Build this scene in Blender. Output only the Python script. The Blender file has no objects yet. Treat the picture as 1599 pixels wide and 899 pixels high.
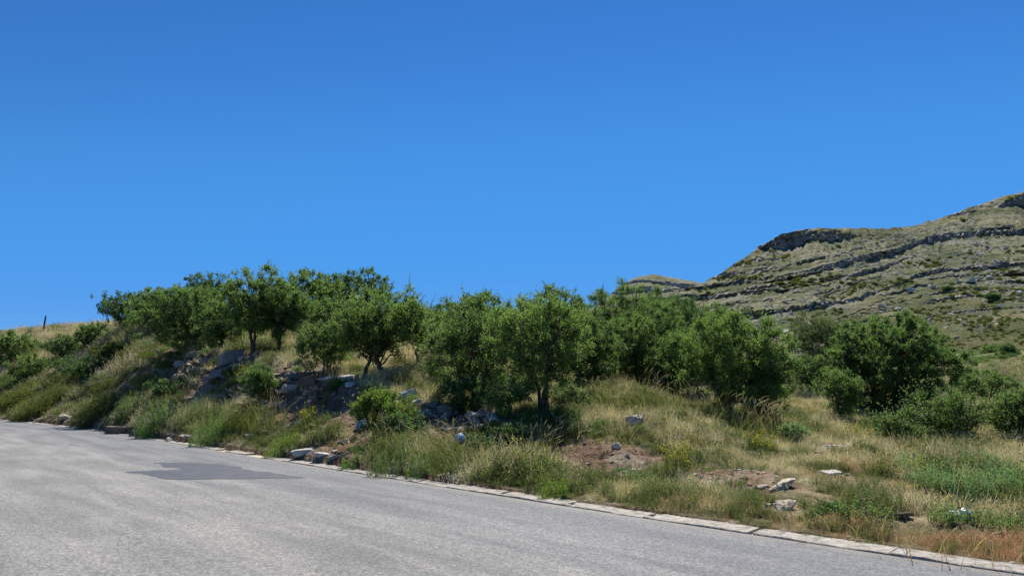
import bpy, math, random
import numpy as np
from mathutils import Vector

# ------------------------------------------------------------------ camera, world, sun
sc = bpy.context.scene
C = sc.collection
F0, CX, CY = 1180.0, 799.5, 449.5          # focal length and centre in photo pixels (1599 x 899)
PITCH = math.atan(160.0 / F0)
CAMZ = 1.5
cam = bpy.data.cameras.new('camera'); co = bpy.data.objects.new('camera', cam); C.objects.link(co)
cam.sensor_width = 36.0; cam.lens = 36.0 * F0 / 1599.0
cam.clip_start = 0.1; cam.clip_end = 9000
co.location = (0, 0, CAMZ); co.rotation_euler = (math.pi / 2 + PITCH, 0, 0)
sc.camera = co

EXPO = 0.6
HAZE = 0.0
SUN_EL, SUN_AZ = math.radians(53), math.radians(13)     # azimuth clockwise from the view direction (+Y)
w = bpy.data.worlds.new('World'); sc.world = w; w.use_nodes = True
nt = w.node_tree; nt.nodes.clear()
sky = nt.nodes.new('ShaderNodeTexSky'); sky.sky_type = 'NISHITA'; sky.sun_disc = False
sky.sun_elevation = SUN_EL; sky.sun_rotation = SUN_AZ
sky.altitude = 1500; sky.air_density = 1.0; sky.dust_density = 0.0; sky.ozone_density = 3.0
gam = nt.nodes.new('ShaderNodeGamma'); gam.inputs[1].default_value = 1.0
hs = nt.nodes.new('ShaderNodeHueSaturation'); hs.inputs['Saturation'].default_value = 1.18; hs.inputs['Hue'].default_value = 0.497
bg = nt.nodes.new('ShaderNodeBackground'); bg.inputs[1].default_value = 0.13
wo = nt.nodes.new('ShaderNodeOutputWorld')
nt.links.new(sky.outputs[0], gam.inputs[0]); nt.links.new(gam.outputs[0], hs.inputs['Color'])
# film response of the blue sky: one curve per channel over the physical sky
def _vm(op, a, k):
    n = nt.nodes.new('ShaderNodeVectorMath'); n.operation = op; nt.links.new(a, n.inputs[0]); n.inputs['Scale'].default_value = k; return n.outputs[0]
cv = nt.nodes.new('ShaderNodeRGBCurve'); nt.links.new(_vm('SCALE', hs.outputs[0], .13 * .5), cv.inputs['Color'])
_E = 1.0 / 2 ** EXPO
for ci_, pts_ in enumerate(([(.057, .044), (.0855, .063), (.16, .082), (.222, .106), (.5, .22), (1, .5)], [(.15, .200), (.2115, .295), (.30, .335), (.384, .356), (.6, .50), (1, .8)], [(.3255, .600), (.4315, .790), (.5, .84), (.7, .88), (1, 1)])):
    cu = cv.mapping.curves[ci_]; cu.points[1].location = (1, pts_[-1][1] * _E)
    for q in pts_[:-1]: cu.points.new(q[0], q[1] * _E)
    for q in cu.points: q.handle_type = 'AUTO_CLAMPED'
cv.mapping.update()
nt.links.new(_vm('SCALE', cv.outputs[0], 1 / .13), bg.inputs[0]); nt.links.new(bg.outputs[0], wo.inputs[0])
sl = bpy.data.lights.new('sun', 'SUN'); so = bpy.data.objects.new('sun', sl); C.objects.link(so)
sl.energy = 5.0; sl.angle = math.radians(0.5); sl.color = (1.0, 0.95, 0.86)
sd = Vector((math.sin(SUN_AZ) * math.cos(SUN_EL), math.cos(SUN_AZ) * math.cos(SUN_EL), math.sin(SUN_EL)))
so.rotation_euler = sd.to_track_quat('Z', 'Y').to_euler(); so.location = (0, 20, 60)
sc.view_settings.view_transform = 'Standard'; sc.view_settings.look = 'None'
sc.view_settings.exposure = EXPO; sc.view_settings.gamma = 1.0; sc.view_settings.use_curve_mapping = False
sc.render.engine = 'CYCLES'
sc.cycles.max_bounces = 6; sc.cycles.diffuse_bounces = 3; sc.cycles.transmission_bounces = 4; sc.cycles.glossy_bounces = 2

# ------------------------------------------------------------------ numpy helpers
RS = np.random.RandomState(7)
def _h(ix, iy, iz, seed):
    with np.errstate(over='ignore'):
        n = (ix.astype(np.int64) * 374761393 + iy.astype(np.int64) * 668265263 + iz.astype(np.int64) * 2147483647 + seed * 144665) & 0xffffffff
        n = ((n ^ (n >> 13)) * 1274126177) & 0xffffffff
        n = ((n ^ (n >> 16)) * 2246822519) & 0xffffffff
        n = n ^ (n >> 15)
    return (n & 0xffffff) / float(0xffffff) * 2 - 1
def vnoise(x, y, z=None, seed=0):
    x = np.asarray(x, float); y = np.asarray(y, float)
    z = np.zeros_like(x) if z is None else np.asarray(z, float)
    xi, yi, zi = np.floor(x), np.floor(y), np.floor(z)
    fx, fy, fz = x - xi, y - yi, z - zi
    fx, fy, fz = [f * f * (3 - 2 * f) for f in (fx, fy, fz)]
    r = 0
    for a in (0, 1):
        for b in (0, 1):
            for c in (0, 1):
                wgt = (fx if a else 1 - fx) * (fy if b else 1 - fy) * (fz if c else 1 - fz)
                r = r + wgt * _h(xi + a, yi + b, zi + c, seed)
    return r
def fbm(x, y, z=None, o=4, seed=0, g=0.5):
    r, a, s = 0, 1.0, 1.0
    for i in range(o):
        r = r + a * vnoise(np.asarray(x) * s, np.asarray(y) * s, None if z is None else np.asarray(z) * s, seed + i * 17)
        a *= g; s *= 2.03
    return r
def sstep(a, b, x):
    t = np.clip((x - a) / (b - a), 0, 1); return t * t * (3 - 2 * t)

def ratio(px, py):
    """x/Y and dz/dY of the sight line through a photo pixel"""
    u = (np.asarray(px, float) - CX) / F0; v = (CY - np.asarray(py, float)) / F0
    dy = math.cos(PITCH) - v * math.sin(PITCH); dz = math.sin(PITCH) + v * math.cos(PITCH)
    return u / dy, dz / dy

# ------------------------------------------------------------------ mesh building
class MB:
    def __init__(s): s.v = []; s.f4 = []; s.f3 = []; s.n = 0; s.r4 = []; s.r3 = []
    def add(s, v, q=None, t=None, rq=None, rt=None):
        v = np.asarray(v, float).reshape(-1, 3); s.v.append(v)
        if q is not None and len(q):
            q = np.asarray(q, np.int64).reshape(-1, 4); s.f4.append(q + s.n); s.r4.append(np.zeros(len(q)) if rq is None else np.broadcast_to(rq, (len(q),)))
        if t is not None and len(t):
            t = np.asarray(t, np.int64).reshape(-1, 3); s.f3.append(t + s.n); s.r3.append(np.zeros(len(t)) if rt is None else np.broadcast_to(rt, (len(t),)))
        s.n += len(v)
    def mesh(s, name, mat, smooth=False):
        m = bpy.data.meshes.new(name)
        v = np.concatenate(s.v) if s.v else np.zeros((0, 3))
        q = np.concatenate(s.f4) if s.f4 else np.zeros((0, 4), np.int64)
        t = np.concatenate(s.f3) if s.f3 else np.zeros((0, 3), np.int64)
        m.vertices.add(len(v)); m.vertices.foreach_set('co', v.astype(np.float32).ravel())
        li = np.concatenate([q.ravel(), t.ravel()]).astype(np.int32)
        m.loops.add(len(li)); m.loops.foreach_set('vertex_index', li)
        m.polygons.add(len(q) + len(t))
        st = np.concatenate([np.arange(len(q)) * 4, len(q) * 4 + np.arange(len(t)) * 3]).astype(np.int32)
        m.polygons.foreach_set('loop_start', st)
        m.update(calc_edges=True)
        m.polygons.foreach_set('use_smooth', np.full(len(q) + len(t), smooth))
        a = m.attributes.new('rnd', 'FLOAT', 'FACE')
        a.data.foreach_set('value', np.concatenate([np.concatenate(s.r4) if s.r4 else [], np.concatenate(s.r3) if s.r3 else []]).astype(np.float32))
        if mat: m.materials.append(mat)
        m.update()
        return m
    def build(s, name, mat, parent=None, smooth=False, loc=None):
        o = bpy.data.objects.new(name, s.mesh(name, mat, smooth)); C.objects.link(o)
        if parent: o.parent = parent
        if loc is not None: o.location = loc
        return o
def tube(mb, pts, rad, k=5, rnd=0.0):
    pts = np.asarray(pts, float); n = len(pts); rad = np.broadcast_to(rad, (n,))
    d = np.gradient(pts, axis=0); d /= np.linalg.norm(d, axis=1)[:, None] + 1e-9
    ref = np.array([0.31, 0.95, 0.05]) if abs(d[0][2]) > .7 else np.array([0, 0, 1.0])
    a = np.cross(d, ref); a /= np.linalg.norm(a, axis=1)[:, None] + 1e-9; b = np.cross(d, a)
    th = np.arange(k) * 2 * math.pi / k
    v = pts[:, None, :] + rad[:, None, None] * (np.cos(th)[None, :, None] * a[:, None, :] + np.sin(th)[None, :, None] * b[:, None, :])
    i = np.arange(n - 1)[:, None] * k; j = np.arange(k)[None, :]; j2 = (j + 1) % k
    q = np.stack([i + j, i + j2, i + k + j2, i + k + j], -1).reshape(-1, 4)
    mb.add(v.reshape(-1, 3), q, rq=rnd)
def unit(v): return v / (np.linalg.norm(v, axis=-1, keepdims=True) + 1e-9)
def leaves(mb, c, ax, nrm, L, W, rs, fold=0.25):
    n = len(c); ax = unit(ax); side = unit(np.cross(ax, nrm)); up = np.cross(side, ax)
    L = np.broadcast_to(L, (n,))[:, None]; W = np.broadcast_to(W, (n,))[:, None]
    v = np.stack([c - ax * L * .5, c + side * W * .5 + up * W * fold, c + ax * L * .5, c - side * W * .5 + up * W * fold], 1)
    mb.add(v.reshape(-1, 3), np.arange(n * 4).reshape(-1, 4), rq=rs.rand(n))
def blades(mb, base, lean, h, wd, rs, seg=3, rnd=None, curl=1.0):
    """many curved tapering blades: base (n,3), lean (n,2) horizontal offset of the tip"""
    n = len(base); h = np.broadcast_to(h, (n,)); wd = np.broadcast_to(wd, (n,))
    phi = rs.rand(n) * 2 * math.pi; sd_ = np.stack([np.cos(phi), np.sin(phi), 0 * phi], 1)
    vs = []
    for k in range(seg + 1):
        t = k / seg
        z = h * (t - 0.25 * curl * t * t * np.clip(np.hypot(lean[:, 0], lean[:, 1]) / (h + 1e-6), 0, 1))
        p = base + np.stack([lean[:, 0] * t ** 1.8, lean[:, 1] * t ** 1.8, z], 1)
        ww = wd * (1 - t ** 1.5) * .5 + .0006
        vs += [p - sd_ * ww[:, None], p + sd_ * ww[:, None]]
    V = np.stack(vs, 1); o = np.arange(n)[:, None, None] * (2 * seg + 2)
    q = np.array([[2 * k, 2 * k + 1, 2 * k + 3, 2 * k + 2] for k in range(seg)])[None]
    r = rs.rand(n) if rnd is None else np.broadcast_to(rnd, (n,))
    mb.add(V.reshape(-1, 3), (o + q).reshape(-1, 4), rq=np.repeat(r, seg))

# ------------------------------------------------------------------ object helpers
def tag(o, label, cat, group=None, kind=None):
    if label: o['label'] = label
    if cat: o['category'] = cat
    if group: o['group'] = group
    if kind: o['kind'] = kind
    return o
def empty(name, loc, label, cat, group=None):
    o = bpy.data.objects.new(name, None); C.objects.link(o); o.location = loc; o.empty_display_size = .2
    return tag(o, label, cat, group)

# ------------------------------------------------------------------ materials
class NT:
    def __init__(s, name):
        s.m = bpy.data.materials.new(name); s.m.use_nodes = True; s.t = s.m.node_tree; s.t.nodes.clear()
        s.out = s.n('ShaderNodeOutputMaterial')
    def n(s, typ, **kw):
        x = s.t.nodes.new(typ)
        for k, v in kw.items(): setattr(x, k, v)
        return x
    def l(s, a, b): s.t.links.new(a, b)
    def noise(s, vec, scale, detail=4, rough=.55, dist=0):
        x = s.n('ShaderNodeTexNoise'); x.inputs['Scale'].default_value = scale; x.inputs['Detail'].default_value = detail
        x.inputs['Roughness'].default_value = rough; x.inputs['Distortion'].default_value = dist
        if vec is not None: s.l(vec, x.inputs['Vector'])
        return x.outputs['Fac']
    def ramp(s, fac, stops):
        x = s.n('ShaderNodeValToRGB'); e = x.color_ramp.elements
        while len(e) < len(stops): e.new(.5)
        for el, (p, c) in zip(e, stops): el.position = p; el.color = tuple(c) + (1,) if len(c) == 3 else c
        s.l(fac, x.inputs[0]); return x.outputs[0]
    def mix(s, fac, a, b, mode='MIX'):
        x = s.n('ShaderNodeMix', data_type='RGBA', blend_type=mode)
        for inp, val in ((x.inputs[0], fac), (x.inputs[6], a), (x.inputs[7], b)):
            if hasattr(val, 'is_linked'): s.l(val, inp)
            elif isinstance(val, (int, float)): inp.default_value = val
            else: inp.default_value = tuple(val) + (1,)
        return x.outputs[2]
    def math(s, op, a, b=0.0):
        x = s.n('ShaderNodeMath', operation=op)
        for inp, val in ((x.inputs[0], a), (x.inputs[1], b)):
            if hasattr(val, 'is_linked'): s.l(val, inp)
            else: inp.default_value = val
        return x.outputs[0]
    def step(s, val, a, b):
        x = s.n('ShaderNodeMapRange', interpolation_type='SMOOTHSTEP'); s.l(val, x.inputs[0])
        x.inputs[1].default_value = a; x.inputs[2].default_value = b; return x.outputs[0]
    def attr(s, name, typ='GEOMETRY', out='Fac'):
        x = s.n('ShaderNodeAttribute', attribute_name=name, attribute_type=typ); return x.outputs[out]
    def pos(s): return s.n('ShaderNodeNewGeometry').outputs['Position']
    def objc(s): return s.n('ShaderNodeTexCoord').outputs['Object']
    def bump(s, h, dist, strength=1.0, nrm=None):
        x = s.n('ShaderNodeBump'); x.inputs['Distance'].default_value = dist; x.inputs['Strength'].default_value = strength
        s.l(h, x.inputs['Height'])
        if nrm is not None: s.l(nrm, x.inputs['Normal'])
        return x.outputs[0]
    def bsdf(s, col, rough=.9, nrm=None, spec=.3):
        x = s.n('ShaderNodeBsdfPrincipled')
        if hasattr(col, 'is_linked'): s.l(col, x.inputs['Base Color'])
        else: x.inputs['Base Color'].default_value = tuple(col) + (1,)
        if hasattr(rough, 'is_linked'): s.l(rough, x.inputs['Roughness'])
        else: x.inputs['Roughness'].default_value = rough
        x.inputs['Specular IOR Level'].default_value = spec
        if nrm is not None: s.l(nrm, x.inputs['Normal'])
        s.l(x.outputs[0], s.out.inputs['Surface']); return x

def leaf_mat(name, c0, c1, trans=.45, rough=.6, spec=.15):
    N = NT(name)
    r = N.attr('rnd')
    oi = N.n('ShaderNodeObjectInfo').outputs['Random']
    big = N.noise(N.pos(), 1.3, 2)
    f = N.math('ADD', N.math('MULTIPLY', r, .6), N.math('MULTIPLY', big, .4))
    col = N.ramp(f, [(0.1, c0), (0.85, c1)])
    p = N.n('ShaderNodeBsdfPrincipled'); N.l(col, p.inputs['Base Color']); p.inputs['Roughness'].default_value = rough
    p.inputs['Specular IOR Level'].default_value = spec
    tr = N.n('ShaderNodeBsdfTranslucent'); N.l(N.mix(1.0, col, (1.3, 1.42, .85), 'MULTIPLY'), tr.inputs[0])
    mx = N.n('ShaderNodeMixShader'); mx.inputs[0].default_value = trans
    N.l(p.outputs[0], mx.inputs[1]); N.l(tr.outputs[0], mx.inputs[2]); N.l(mx.outputs[0], N.out.inputs['Surface'])
    return N.m
M = {}
M['leaf'] = leaf_mat('leaf_green', (.067, .118, .039), (.186, .266, .097), .5)
M['leaf_dark'] = leaf_mat('leaf_dark_green', (.048, .092, .038), (.130, .200, .085), .5)
M['leaf_bright'] = leaf_mat('leaf_bright_green', (.085, .145, .028), (.21, .285, .065), .5)
M['leaf_fresh'] = leaf_mat('leaf_fresh_green', (.082, .140, .039), (.228, .317, .102), .5)
M['leaf_pale'] = leaf_mat('leaf_pale_green', (.09, .13, .055), (.19, .24, .11), .4)
M['leaf_olive'] = leaf_mat('leaf_olive', (.075, .095, .022), (.17, .185, .05), .4)
M['leaf_mint'] = leaf_mat('leaf_mint', (.13, .21, .10), (.27, .38, .19), .4)
M['yellow'] = leaf_mat('yellow_petals', (.45, .36, .02), (.75, .62, .03), .3)
M['twig_dry'] = leaf_mat('dry_twig', (.10, .065, .035), (.20, .14, .08), .2)

def grass_mat(name):
    N = NT(name)
    t = N.attr('tint', 'INSTANCER', 'Color'); r = N.attr('rnd')
    col = N.mix(1.0, t, N.ramp(r, [(0, (.55, .55, .55)), (.8, (1.15, 1.15, 1.15)), (1, (1.5, 1.4, 1.2))]), 'MULTIPLY')
    p = N.n('ShaderNodeBsdfPrincipled'); N.l(col, p.inputs['Base Color']); p.inputs['Roughness'].default_value = .55
    p.inputs['Specular IOR Level'].default_value = .25
    tr = N.n('ShaderNodeBsdfTranslucent'); N.l(col, tr.inputs[0])
    mx = N.n('ShaderNodeMixShader'); mx.inputs[0].default_value = .4
    N.l(p.outputs[0], mx.inputs[1]); N.l(tr.outputs[0], mx.inputs[2]); N.l(mx.outputs[0], N.out.inputs['Surface'])
    return N.m
M['grass'] = grass_mat('grass')
M['straw'] = leaf_mat('straw', (.20, .15, .075), (.46, .37, .22), .35, .5)
M['plume'] = leaf_mat('grass_plume', (.40, .34, .25), (.66, .57, .44), .45, .6)

def bark():
    N = NT('bark'); p = N.objc()
    n = N.noise(p, 14, 5); col = N.ramp(n, [(.3, (.035, .028, .022)), (.7, (.13, .11, .09))])
    N.bsdf(col, .95, N.bump(n, .02), .1); return N.m
M['bark'] = bark()

def rock_mat(name, cols, soil=.25):
    N = NT(name); p = N.pos(); o = N.n('ShaderNodeObjectInfo').outputs['Random']
    n1 = N.noise(p, 2.2, 5, .6); n2 = N.noise(p, 16, 5, .65)
    mp = N.n('ShaderNodeMapping'); mp.inputs['Scale'].default_value = (2, 2, 14); N.l(N.objc(), mp.inputs[0])
    n3 = N.noise(mp.outputs[0], 2.5, 4)
    f = N.math('ADD', N.math('MULTIPLY', n2, .5), N.math('ADD', N.math('MULTIPLY', n1, .3), N.math('MULTIPLY', n3, .2)))
    col = N.ramp(f, [(.33, cols[0]), (.5, cols[1]), (.66, cols[2])])
    lich = N.step(N.noise(p, 7, 4), .60, .68)
    col = N.mix(N.math('MULTIPLY', lich, .55), col, (.12, .10, .075))
    up = N.n('ShaderNodeSeparateXYZ'); N.l(N.n('ShaderNodeNewGeometry').outputs['Normal'], up.inputs[0])
    vo = N.n('ShaderNodeTexVoronoi', feature='DISTANCE_TO_EDGE'); vo.inputs['Scale'].default_value = 3.5; N.l(N.pos(), vo.inputs['Vector'])
    cr = N.step(vo.outputs['Distance'], 0, .035)
    h = N.math('ADD', N.math('MULTIPLY', n2, .6), N.math('ADD', N.math('MULTIPLY', n3, .5), N.math('MULTIPLY', cr, .25)))
    N.bsdf(col, .9, N.bump(h, .05, .9), .2); return N.m
M['rock_pale'] = rock_mat('pale_limestone', [(.34, .31, .26), (.54, .51, .45), (.68, .65, .59)])
M['rock_grey'] = rock_mat('grey_limestone', [(.13, .115, .10), (.26, .238, .21), (.40, .37, .33)])
M['rock_tan'] = rock_mat('tan_limestone', [(.30, .235, .155), (.50, .43, .32), (.66, .60, .49)])
M['rock_brown'] = rock_mat('brown_stone', [(.09, .065, .045), (.19, .14, .10), (.31, .25, .19)])

def ground_mat():
    N = NT('hillside_soil'); p = N.pos()
    n1 = N.noise(p, .35, 4); n2 = N.noise(p, 2.3, 5, .65); n3 = N.noise(p, 20, 4, .7)
    f = N.math('ADD', N.math('MULTIPLY', n1, .4), N.math('ADD', N.math('MULTIPLY', n2, .4), N.math('MULTIPLY', n3, .2)))
    grass = N.ramp(f, [(.38, (.045, .048, .022)), (.47, (.10, .092, .042)), (.54, (.20, .165, .09)), (.62, (.34, .27, .16))])
    soil = N.ramp(N.math('ADD', N.math('MULTIPLY', n2, .5), N.math('MULTIPLY', n3, .5)),
                  [(.36, (.050, .032, .022)), (.46, (.135, .080, .050)), (.54, (.21, .135, .088)), (.62, (.32, .24, .17))])
    pale = N.ramp(n3, [(.3, (.17, .13, .09)), (.65, (.36, .30, .22))])
    soil = N.mix(N.step(N.noise(p, 1.1, 4), .50, .62), soil, pale)
    m = N.attr('soil'); mm = N.step(N.math('ADD', m, N.math('MULTIPLY', N.math('SUBTRACT', n2, .5), .9)), .35, .6)
    col = N.mix(mm, grass, soil)
    far = N.attr('field')
    fcol = N.ramp(N.noise(p, .22, 6, .75), [(.40, (.050, .075, .022)), (.5, (.105, .125, .042)), (.58, (.19, .17, .075))])
    col = N.mix(far, col, fcol)
    h = N.math('ADD', n2, N.math('MULTIPLY', n3, .5))
    N.bsdf(col, .95, N.bump(h, .12, .9), .1); return N.m
def mountain_mat():
    N = NT('mountain_slope'); p = N.pos(); band = N.attr('rock'); low = N.attr('low')
    mp = N.n('ShaderNodeMapping'); mp.inputs['Scale'].default_value = (.35, .35, 1.6); N.l(p, mp.inputs[0])
    n1 = N.noise(p, .035, 5, .6); n2 = N.noise(p, .28, 6, .7); n3 = N.noise(p, 1.4, 5, .75); ns = N.noise(mp.outputs[0], .5, 6, .7)
    gf = N.math('ADD', N.math('MULTIPLY', n1, .45), N.math('ADD', N.math('MULTIPLY', n2, .3), N.math('MULTIPLY', n3, .25)))
    g = N.ramp(gf, [(.42, (.070, .095, .035)), (.475, (.130, .145, .060)), (.53, (.21, .205, .105)), (.59, (.31, .285, .185))])
    scree = N.ramp(n3, [(.40, (.12, .11, .085)), (.5, (.27, .25, .20)), (.60, (.56, .52, .45))])
    sc_f = N.step(N.math('ADD', N.math('MULTIPLY', n2, .6), N.math('MULTIPLY', N.noise(p, .06, 4), .5)), .53, .65)
    g = N.mix(N.math('MULTIPLY', sc_f, .75), g, scree)
    lowc = N.ramp(gf, [(.38, (.060, .085, .026)), (.5, (.125, .135, .048)), (.6, (.21, .17, .085))])
    g = N.mix(low, g, lowc)
    n4 = N.noise(p, .75, 4, .7); sp = N.step(n4, .56, .62)
    g = N.mix(N.math('MULTIPLY', sp, .7), g, (.045, .06, .022))
    rk = N.ramp(N.math('ADD', N.math('MULTIPLY', ns, .6), N.math('MULTIPLY', n3, .4)),
                [(.36, (.24, .21, .18)), (.5, (.50, .45, .39)), (.62, (.70, .64, .56))])
    bf = N.step(N.math('ADD', band, N.math('MULTIPLY', N.math('SUBTRACT', n2, .5), .8)), .30, .55)
    col = N.mix(bf, g, rk)
    h = N.math('ADD', N.math('MULTIPLY', n2, 1.6), N.math('ADD', n3, N.math('MULTIPLY', ns, 1.2)))
    N.bsdf(col, .95, N.bump(h, .9, 1.0), .08); return N.m
def road_mat(patch=False):
    N = NT('asphalt_patch' if patch else 'asphalt'); p = N.pos(); d = N.attr('dist')
    sx = N.n('ShaderNodeCombineXYZ'); N.l(N.math('MULTIPLY', N.attr('along'), .16), sx.inputs[0]); N.l(N.math('MULTIPLY', d, 1.3), sx.inputs[1])
    streak = N.noise(sx.outputs[0], 1.6, 5, .6, .4)
    agg = N.noise(p, 55, 3, .8); agg2 = N.noise(p, 130, 2, .8); big = N.noise(p, .45, 4)
    if patch:
        base = N.ramp(N.math('ADD', N.math('MULTIPLY', agg, .5), N.math('MULTIPLY', N.noise(p, 3, 4), .5)), [(.38, (.030, .035, .048)), (.5, (.045, .052, .066)), (.66, (.072, .080, .096))])
    else:
        worn = N.ramp(N.math('ADD', N.math('MULTIPLY', streak, .6), N.math('MULTIPLY', big, .4)), [(.36, (.140, .138, .132)), (.5, (.200, .195, .184)), (.62, (.262, .252, .234))])
        edge = N.ramp(streak, [(.35, (.108, .112, .122)), (.6, (.160, .164, .172))])
        dd = N.math('ADD', d, N.math('MULTIPLY', N.math('SUBTRACT', streak, .5), 3.0))
        base = N.mix(N.step(dd, 1.0, 3.6), edge, worn)
        vo = N.n('ShaderNodeTexVoronoi'); vo.inputs['Scale'].default_value = 48; N.l(p, vo.inputs['Vector'])
        st = N.ramp(vo.outputs['Color'], [(.12, (.60, .60, .60)), (.5, (.94, .94, .94)), (.88, (1.5, 1.48, 1.42))])
        base = N.mix(1.0, base, st, 'MULTIPLY')
        base = N.mix(1.0, base, N.ramp(agg2, [(.3, (.78, .78, .78)), (.7, (1.22, 1.22, 1.22))]), 'MULTIPLY')
        # thin sealed cracks and tyre scuffs, wear with shapes of their own
        cx = N.n('ShaderNodeCombineXYZ'); N.l(N.math('MULTIPLY', N.attr('along'), .10), cx.inputs[0]); N.l(N.math('MULTIPLY', d, .9), cx.inputs[1])
        vn = N.noise(cx.outputs[0], 1.1, 5, .6, 1.2)
        line = N.math('SUBTRACT', 1.0, N.step(N.math('ABSOLUTE', N.math('SUBTRACT', vn, .52)), 0.0, .006))
        base = N.mix(N.math('MULTIPLY', line, .45), base, (.07, .07, .075))
        stn = N.step(N.noise(p, .9, 5, .7, 1.0), .60, .70); base = N.mix(N.math('MULTIPLY', stn, .28), base, (.085, .085, .088))
        dust = N.math('SUBTRACT', 1.0, N.step(N.math('ADD', d, N.math('MULTIPLY', N.noise(p, 3.0, 4), .5)), .18, .55)); base = N.mix(N.math('MULTIPLY', dust, .55), base, (.26, .22, .17))
    h = N.math('ADD', agg, N.math('MULTIPLY', agg2, .5))
    N.bsdf(base, .72 if not patch else .6, N.bump(h, .012 if not patch else .006, .8), .35); return N.m
def kerb_mat():
    N = NT('kerb_concrete'); p = N.pos()
    n = N.noise(p, 9, 5, .7); n2 = N.noise(p, 60, 3, .7)
    col = N.ramp(N.math('ADD', N.math('MULTIPLY', n, .6), N.math('MULTIPLY', n2, .4)), [(.36, (.13, .11, .085)), (.46, (.30, .27, .225)), (.54, (.42, .39, .34)), (.64, (.50, .47, .42))])
    N.bsdf(col, .9, N.bump(N.math('ADD', n, N.math('MULTIPLY', n2, .5)), .03, .9), .2); return N.m

# ------------------------------------------------------------------ kerb line and terrain
UD = np.array([-0.715, 0.699]); UN = np.array([0.699, 0.715])      # along the kerb (away), and away from the road
kpx = [0, 60, 130, 190, 250, 330, 400, 450, 520, 600, 700, 800, 900, 1000, 1100, 1200, 1300, 1400, 1500, 1599]
kpy = [655.5, 662, 672, 680, 688.5, 700.5, 710.5, 718, 731, 745.5, 763, 779, 794.5, 809.5, 824.5, 839.5, 854, 868.5, 881, 892]
ka, kz = ratio(kpx, kpy); kY = -CAMZ / kz; kX = ka * kY
ks = kX * UD[0] + kY * UD[1]; kd = kX * UN[0] + kY * UN[1]
kf = np.polyfit(ks, kd, 3, w=1 / np.sqrt(np.hypot(kX, kY)))
S_MIN, S_MAX = ks.min(), ks.max()
def kerb_d(s):
    s = np.asarray(s, float); sc_ = np.clip(s, S_MIN, S_MAX)
    dv = np.polyval(np.polyder(kf), sc_)
    return np.polyval(kf, sc_) + (s - sc_) * dv * np.where(s > S_MAX, 1, 1)
def sd_of(x, y):
    s = x * UD[0] + y * UD[1]; n = x * UN[0] + y * UN[1]; return s, n - kerb_d(s)
def xy_of(s, d):
    n = kerb_d(s) + d; return s * UD[0] + n * UN[0], s * UD[1] + n * UN[1]
_s = np.linspace(-60, 900, 6000); _kx, _ky = xy_of(_s, 0 * _s); _kt = np.arctan2(_kx, _ky); _kr = np.hypot(_kx, _ky)
_o = np.argsort(_kt); _kt, _kr = _kt[_o], _kr[_o]
COLS = {
 0:   [(43, 643), (49, 612), (56, 578), (66, 548), (78, 526), (96, 514), (125, 518), (200, 560)],
 100: [(34.5, 650), (39, 620), (45, 588), (53, 556), (62, 532), (76, 518), (105, 523), (200, 565)],
 200: [(27, 664), (30.5, 628), (34.5, 588), (39, 548), (45, 520), (54, 506), (80, 514), (190, 560)],
 300: [(22.5, 680), (25.5, 645), (28.5, 606), (31.5, 566), (36, 538), (50, 494), (75, 502), (190, 560)],
 400: [(19.3, 694), (22, 652), (24.3, 612), (25.6, 574), (29, 552), (44, 492), (70, 500), (190, 560)],
 500: [(16.3, 706), (18.8, 668), (21, 628), (22.2, 590), (25.5, 572), (41, 492), (66, 500), (190, 560)],
 600: [(14.3, 724), (16.5, 690), (18.6, 645), (19.8, 612), (22.5, 592), (38, 497), (62, 506), (190, 560)],
 740: [(12.5, 746), (14.3, 712), (16, 676), (17.3, 644), (19.5, 624), (37, 512), (60, 520), (190, 575)],
 850: [(11.5, 760), (13.2, 722), (15, 688), (17, 650), (19.5, 630), (32, 575), (60, 572), (190, 588)],
 1000:[(10.4, 778), (12, 742), (14, 700), (16.5, 655), (19.5, 626), (32, 600), (60, 590), (150, 592)],
 1200:[(9.4, 798), (11.2, 760), (13.3, 728), (16, 696), (20, 664), (32, 630), (60, 596), (150, 570)],
 1400:[(8.8, 818), (10.6, 778), (13, 740), (16.5, 704), (21, 676), (32, 640), (60, 590), (150, 560)],
 1599:[(8.1, 845), (10, 800), (12.5, 762), (16, 722), (21, 686), (32, 644), (60, 580), (150, 552)],
}
_ct, _cr, _cz = [], [], []
for px in sorted(COLS):
    a, _ = ratio(px, 640); _ct.append(math.atan(a)); rr, zz = [], []
    for Y, py in COLS[px]:
        _, g = ratio(px, py); zz.append(CAMZ + g * Y); rr.append(Y * math.hypot(1, a))
    kr = np.interp(_ct[-1], _kt, _kr); _cr.append([r - kr for r in rr]); _cz.append(zz)
_ct = np.array(_ct); _cr = np.array(_cr); _cz = np.array(_cz)
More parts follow.
